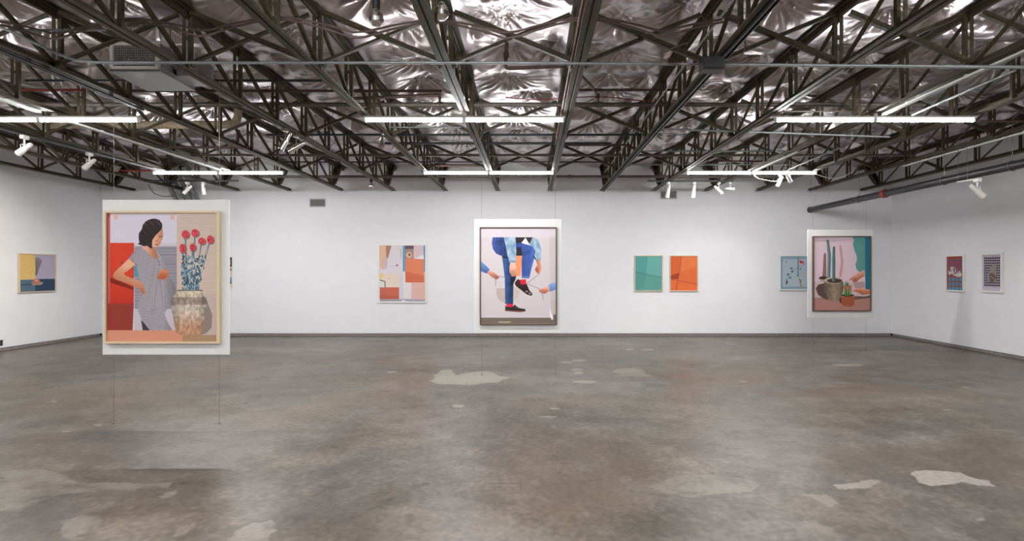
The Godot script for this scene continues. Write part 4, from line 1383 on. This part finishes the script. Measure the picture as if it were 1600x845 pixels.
	# sagging cables between the trusses
	for s in 2:
		var pts := []
		var x := -5.0
		while x <= 1.62:
			var near := 1e9
			for t in TRUSS_X:
				near = minf(near, absf(x - t))
			var sag := 0.12 * pow(clampf(near / 0.61, 0, 1), 1.5)
			pts.append(Vector3(x, CHORD + 0.155 - s * 0.03 - sag * (1.0 + 0.25 * s), -4.62 + 0.03 * s + 0.03 * sin(x * 2.0)))
			x += 0.102
		pipe("power_cable", ["brown cable sagging from truss to truss, upper of the two", "brown cable sagging from truss to truss, lower of the two"][s], "cable", pts, 0.009, M.cable, "cables strung across the trusses", [], 7)
	var rw := []
	for i in 30:
		var t := i / 29.0
		rw.append(w3(lerpf(790, 1062, t), 152 + 3.0 * sin(t * 9.0) + t * 4.0, 7.3))
	pipe("red_cable", "thin red wire strung beside the sprinkler main", "cable", rw, 0.006, M.red_wire, "", [], 6)
	pipe("black_cable", "black cable drooping to the four conduits", "cable", [w3(232, 288, 12.6), w3(234, 294, 12.7), w3(241, 302, 12.9), w3(254, 307, 13.2), w3(272, 306, 13.4)], 0.008, M.cable_black, "", [], 6)
	pipe("white_cable", "white lead looping from the right back strip light", "cable", [w3(1275, 272, 10.8), w3(1290, 277, 10.8), w3(1306, 279, 10.8), w3(1320, 275, 10.8), w3(1332, 268, 10.7)], 0.007, M.white_metal, "", [], 6)
	pipe("white_cable", "white lead under the right back strip light", "cable", [w3(1178, 271.5, 10.8), w3(1180, 276, 10.75), w3(1188, 280, 10.7), w3(1205, 283, 10.7), w3(1222, 284, 10.7)], 0.007, M.white_metal, "", [], 6)
	# thin conduits that follow the trusses
	pipe("red_conduit", "faded red conduit along the left side of the central truss", "conduit", [Vector3(TRUSS_X[8] - 0.072, CHORD + 0.03, -3.5), Vector3(TRUSS_X[8] - 0.072, CHORD + 0.03, -6.0), Vector3(TRUSS_X[8] - 0.072, CHORD + 0.03, -8.6)], 0.013, M.pipe_red_faded, g1)
	pipe("conduit", "thin conduit following the shiny lighting track above it", "conduit", [Vector3(1.585, 3.67, -3.6), Vector3(1.585, 3.67, -8.0), Vector3(1.585, 3.67, -12.4)], 0.010, M.galv, g1)
	pipe("conduit", "black conduit slanting down to the right back lamps", "conduit", [Vector3(4.72, CHORD + 0.016, -8.05), Vector3(4.8, CHORD + 0.016, -11.2)], 0.013, M.pipe_black, g1)
	pipe("conduit", "pale conduit slanting above the right front strip light", "conduit", [Vector3(4.45, 3.389, -5.3), Vector3(4.5, 3.389, -6.84)], 0.012, M.galv, g1)
	# air unit
	var au := thing("air_unit", "galvanised ceiling air unit with square grille at upper left", "air unit", Vector3(-3.88, 3.5, -5.62))
	st = mk()
	box(st, Vector3(0, 0.15, -0.28), Vector3(0.48, 0.27, 0.5), 0.006)
	done("cabinet", st, M.sheet, au)
	st = mk()
	for s in [-1.0, 1.0]:
		box(st, Vector3(s * 0.222, 0.15, -0.02), Vector3(0.036, 0.27, 0.03), 0.004)
		box(st, Vector3(0, 0.15 + s * 0.118, -0.02), Vector3(0.41, 0.034, 0.029), 0.004)
	var gf := done("grille_frame", st, M.white_metal, au)
	st = mk()
	box(st, Vector3(0, 0.15, -0.027), Vector3(0.41, 0.2, 0.004))
	done("grille_back", st, M.grille_dark, au)
	st = mk()
	box(st, Vector3(0, 0, 0), Vector3(0.005, 0.2, 0.014))
	var vb := st.commit()
	st = mk()
	box(st, Vector3(0, 0, 0), Vector3(0.41, 0.004, 0.01))
	var hb := st.commit()
	for i in 20:
		inst("grille_bar", vb, M.grille, gf).position = Vector3(-0.195 + i * 0.0205, 0.15, -0.016)
	for i in 8:
		inst("grille_bar", hb, M.grille, gf).position = Vector3(0, 0.065 + i * 0.0243, -0.014)
	st = mk()
	bar(st, Vector3(0.02, -0.005, 0.0), Vector3(0.02, -0.02, -0.56), 0.52, 0.012)
	box(st, Vector3(-0.235, 0.01, -0.27), Vector3(0.012, 0.045, 0.56), 0.002)
	box(st, Vector3(0.275, 0.005, -0.27), Vector3(0.012, 0.05, 0.56), 0.002)
	done("drip_tray", st, M.sheet, au)
	st = mk()
	box(st, Vector3(0.36, 0.14, -0.42), Vector3(0.2, 0.22, 0.34), 0.005)
	done("side_duct", st, M.sheet, au)
	for s in [-1.0, 1.0]:
		st = mk()
		tube(st, [Vector3(s * 0.2, 0.28, -0.25), Vector3(s * 0.2, 0.62, -0.25)], 0.006, 6)
		done("hanger_rod", st, M.wire, au)
	# wall vents
	for e in [[484.0, 509.0, 310.5, 323.5, "small grey louvred vent high on the left of back wall"], [1031.5, 1057.5, 298.0, 311.0, "small grey louvred vent under the right back trusses"]]:
		var b := w3((e[0] + e[1]) / 2, e[3], WALL_D)
		var w: float = (e[1] - e[0]) * WALL_D / F
		var h: float = (e[3] - e[2]) * WALL_D / F
		var v := thing("wall_vent", e[4], "vent", Vector3(b.x, b.y, -WALL_D + 0.001), "vents on the back wall")
		st = mk()
		for s in [-1.0, 1.0]:
			box(st, Vector3(s * (w / 2 - 0.01), h / 2, 0.008), Vector3(0.02, h, 0.016), 0.002)
			box(st, Vector3(0, h / 2 + s * (h / 2 - 0.01), 0.008), Vector3(w - 0.03, 0.02, 0.015), 0.002)
		done("frame", st, M.grille, v)
		st = mk()
		box(st, Vector3(0, h / 2, 0.002), Vector3(w - 0.02, h - 0.02, 0.003))
		done("back_plate", st, M.grille_dark, v)
		st = mk()
		bar(st, Vector3(-w / 2 + 0.02, 0, 0), Vector3(w / 2 - 0.02, 0, 0), 0.016, 0.003, Vector3(0, 0.7, 0.7))
		var sl := st.commit()
		for i in 8:
			inst("slat", sl, M.grille, v).position = Vector3(0, 0.028 + (h - 0.056) * i / 7.0, 0.008)
	# sensor hub on the middle front strip light
	var hub := thing("ceiling_sensor", "round white sensor under a box where middle tubes meet", "sensor", w3(718.5, 172, 6.86))
	st = mk()
	box(st, Vector3(0, 0.03, 0), Vector3(0.13, 0.075, 0.09), 0.006)
	done("box", st, M.grille, hub)
	st = mk()
	lathe(st, Vector3(0, 0, 0), Vector3.DOWN, [[0.07, 0.0], [0.098, 0.012], [0.098, 0.03], [0.075, 0.055], [0.04, 0.075], [0.001, 0.082]], 20)
	done("dome", st, M.white_metal, hub)
	# power outlet by the left edge
	var po := thing("power_outlet", "dark power outlet low on the left wall", "outlet", Vector3(LEFT_X + 0.001, 0.11, -11.07))
	st = mk()
	box(st, Vector3(0.008, 0.05, 0), Vector3(0.016, 0.11, 0.075), 0.004)
	done("plate", st, M.grille_dark, po)
	st = mk()
	for s in [-1.0, 1.0]:
		box(st, Vector3(0.017, 0.05 + s * 0.024, 0), Vector3(0.004, 0.03, 0.03), 0.001)
	done("socket", st, M.black, po)

func build_tracks() -> void:
	var T := TRUSS_X
	track(T[9] + 0.02, CHORD, 3.2, 13.45, "long black lighting track with shiny lips, runs to the back wall", M.black)
	track(T[4] - 0.02, CHORD, 3.6, 6.62, "lighting track under the fifth truss at upper left", M.black)
	track(T[3] - 0.06, CHORD, 5.0, 6.7, "pale lighting track ending at the left front strip light", M.white_metal)
	track(T[3] - 0.06, CHORD, 7.1, 10.6, "pale lighting track between the left front and back strip lights", M.white_metal)
	track(T[2], CHORD, 7.08, 10.7, "black lighting track carrying the two leftmost white spotlights", M.black)
	track(T[4], CHORD, 9.7, 10.75, "short lighting track right of the left back strip light", M.white_metal)
	track(T[11] + 0.06, CHORD, 4.2, 6.8, "pale lighting track ending at the right front strip light", M.white_metal)
	track(T[13] + 0.06, CHORD, 5.2, 10.2, "pale lighting track along the second last truss on right", M.white_metal)
	track(T[11] + 0.05, CHORD, 9.0, 10.75, "short lighting track above the right back strip light", M.white_metal)
	for e in [[225.0, 372.0, 283.2, "black cross track carrying two white spotlights at left back"], [1012.0, 1146.0, 283.5, "black cross track carrying white spotlights over the right vent"]]:
		var a := w3(e[0], e[2], 12.0)
		var b := w3(e[1], e[2], 12.0)
		var o := thing("cross_track", e[3], "track", a, "tracks across the back of the room")
		var st := mk()
		bar(st, Vector3(0, 0.01, 0), b - a + Vector3(0, 0.01, 0), 0.036, 0.03, Vector3.UP, 0.003)
		done("channel", st, M.black, o)
	# heads
	track_head(Vector3(T[2], 3.381, -7.82), Vector3(-0.86, -0.42, -0.24), "leftmost white track spotlight pointing to the left wall", M.white_metal, 1.7, 1.25)
	track_head(Vector3(T[2], 3.381, -8.97), Vector3(-0.84, -0.45, -0.26), "second white track spotlight from the left edge", M.white_metal, 1.7, 1.2)
	track_head(w3(293, 284.5, 12.0), Vector3(-0.7, -0.55, -0.15), "white spotlight on the left back cross track, left one", M.white_metal, 0.0, 1.1)
	track_head(w3(318, 284.5, 12.0), Vector3(0.25, -0.95, 0.1), "white spotlight on the left back cross track, right one", M.white_metal, 0.0, 1.1)
	for e in [[1044.0, "white spotlight in front of the right wall vent", Vector3(-0.15, -1, -0.12)], [1084.0, "white spotlight right of the right wall vent", Vector3(-0.1, -1, -0.12)]]:
		track_head(w3(e[0], 285, 12.0), e[2], e[1], M.white_metal, 0.25, 1.3)
	track_head(w3(1123, 285, 12.0), Vector3(0.7, -0.7, 0.1), "tilted white spotlight at the right end of the cross track", M.white_metal, 0.3, 1.1)
	track_head(w3(1141, 285, 12.0), Vector3(1, -0.05, 0.1), "white spotlight lying level beside the tilted one", M.white_metal, 0.0, 0.9)
	track_head(w3(1527, 279, 8.35), Vector3(0.78, -0.55, -0.12), "lone white spotlight before the right wall", M.white_metal, 0.35, 1.25)
	var hb := thing("spotlight_bar", "short white hanging bar carrying the lone right spotlight", "bar", w3(1495, 284.5, 8.6))
	var st := mk()
	var tip := w3(1532, 278.5, 8.35) - hb.position
	bar(st, Vector3.ZERO, tip, 0.02, 0.016, Vector3.UP, 0.002)
	done("rail", st, M.white_metal, hb)
	for q in [Vector3(0.02, 0, 0), tip * 0.45]:
		st = mk()
		tube(st, [q, Vector3(q.x, CHORD - hb.position.y, q.z)], 0.003, 5)
		done("wire", st, M.wire, hb)
	track_head(Vector3(T[5], CHORD, -7.9), Vector3(-0.75, -0.5, 0.2), "silver spotlight under the sixth truss, right of the pair", M.chrome, 0.0, 1.2)
	track_head(Vector3(T[5], CHORD, -7.55), Vector3(-0.4, -0.8, 0.1), "silver spotlight under the sixth truss, left of the pair", M.chrome, 0.0, 1.2)
	track_head(Vector3(T[6], CHORD, -7.75), Vector3(0.1, -0.9, 0.2), "small silver spotlight under the seventh truss", M.chrome, 0.0, 0.8)
	track_head(Vector3(4.8, CHORD, -11.12), Vector3(-0.2, -0.75, -0.62), "white spotlight in the cluster under right back strip, left one", M.white_metal, 0.25, 1.0)
	track_head(Vector3(4.79, CHORD, -10.72), Vector3(0.6, -0.6, -0.5), "white spotlight in the cluster under right back strip, right one", M.white_metal, 0.0, 1.0)
	clip_bulb(w3(588, 26, 4.3), w3(620, -8, 4.3), "silvered bulb on a black socket, top left of middle")
	clip_bulb(w3(690, 16, 4.3), w3(676, -20, 4.3), "silvered bulb on a black socket beside the middle truss")
	clip_bulb(w3(580, 289, 12.4), w3(580, 277, 12.27), "small silvered bulb hanging near the back wall")

# ---------------------------------------------------------------- the scene
func _ready() -> void:
	var cam := Camera3D.new()
	cam.name = "camera"
	cam.projection = Camera3D.PROJECTION_FRUSTUM
	cam.near = 0.1
	cam.far = 100.0
	cam.size = 2.0 * 0.1 * 422.5 / F
	cam.frustum_offset = Vector2((800.0 - VX) / F * 0.1, 0.0)
	cam.position = Vector3(0, EYE, 0)
	add_child(cam)
	cam.current = true
	var we := WorldEnvironment.new()
	we.name = "environment"
	var env := Environment.new()
	env.background_mode = Environment.BG_COLOR
	env.background_color = Color(0.02, 0.02, 0.02)
	env.tonemap_mode = Environment.TONE_MAPPER_LINEAR
	env.tonemap_exposure = 3.3
	env.sdfgi_enabled = true
	env.ssao_enabled = true
	env.ssil_enabled = true
	we.environment = env
	add_child(we)
	for k in 15:
		TRUSS_X.append((211.0 + 81.0 * k - VX) / F * 13.55)
	make_materials()
	build_shell()
	build_ceiling()
	build_fluorescents()
	build_trusses()
	build_pictures()
	build_services()
	build_tracks()
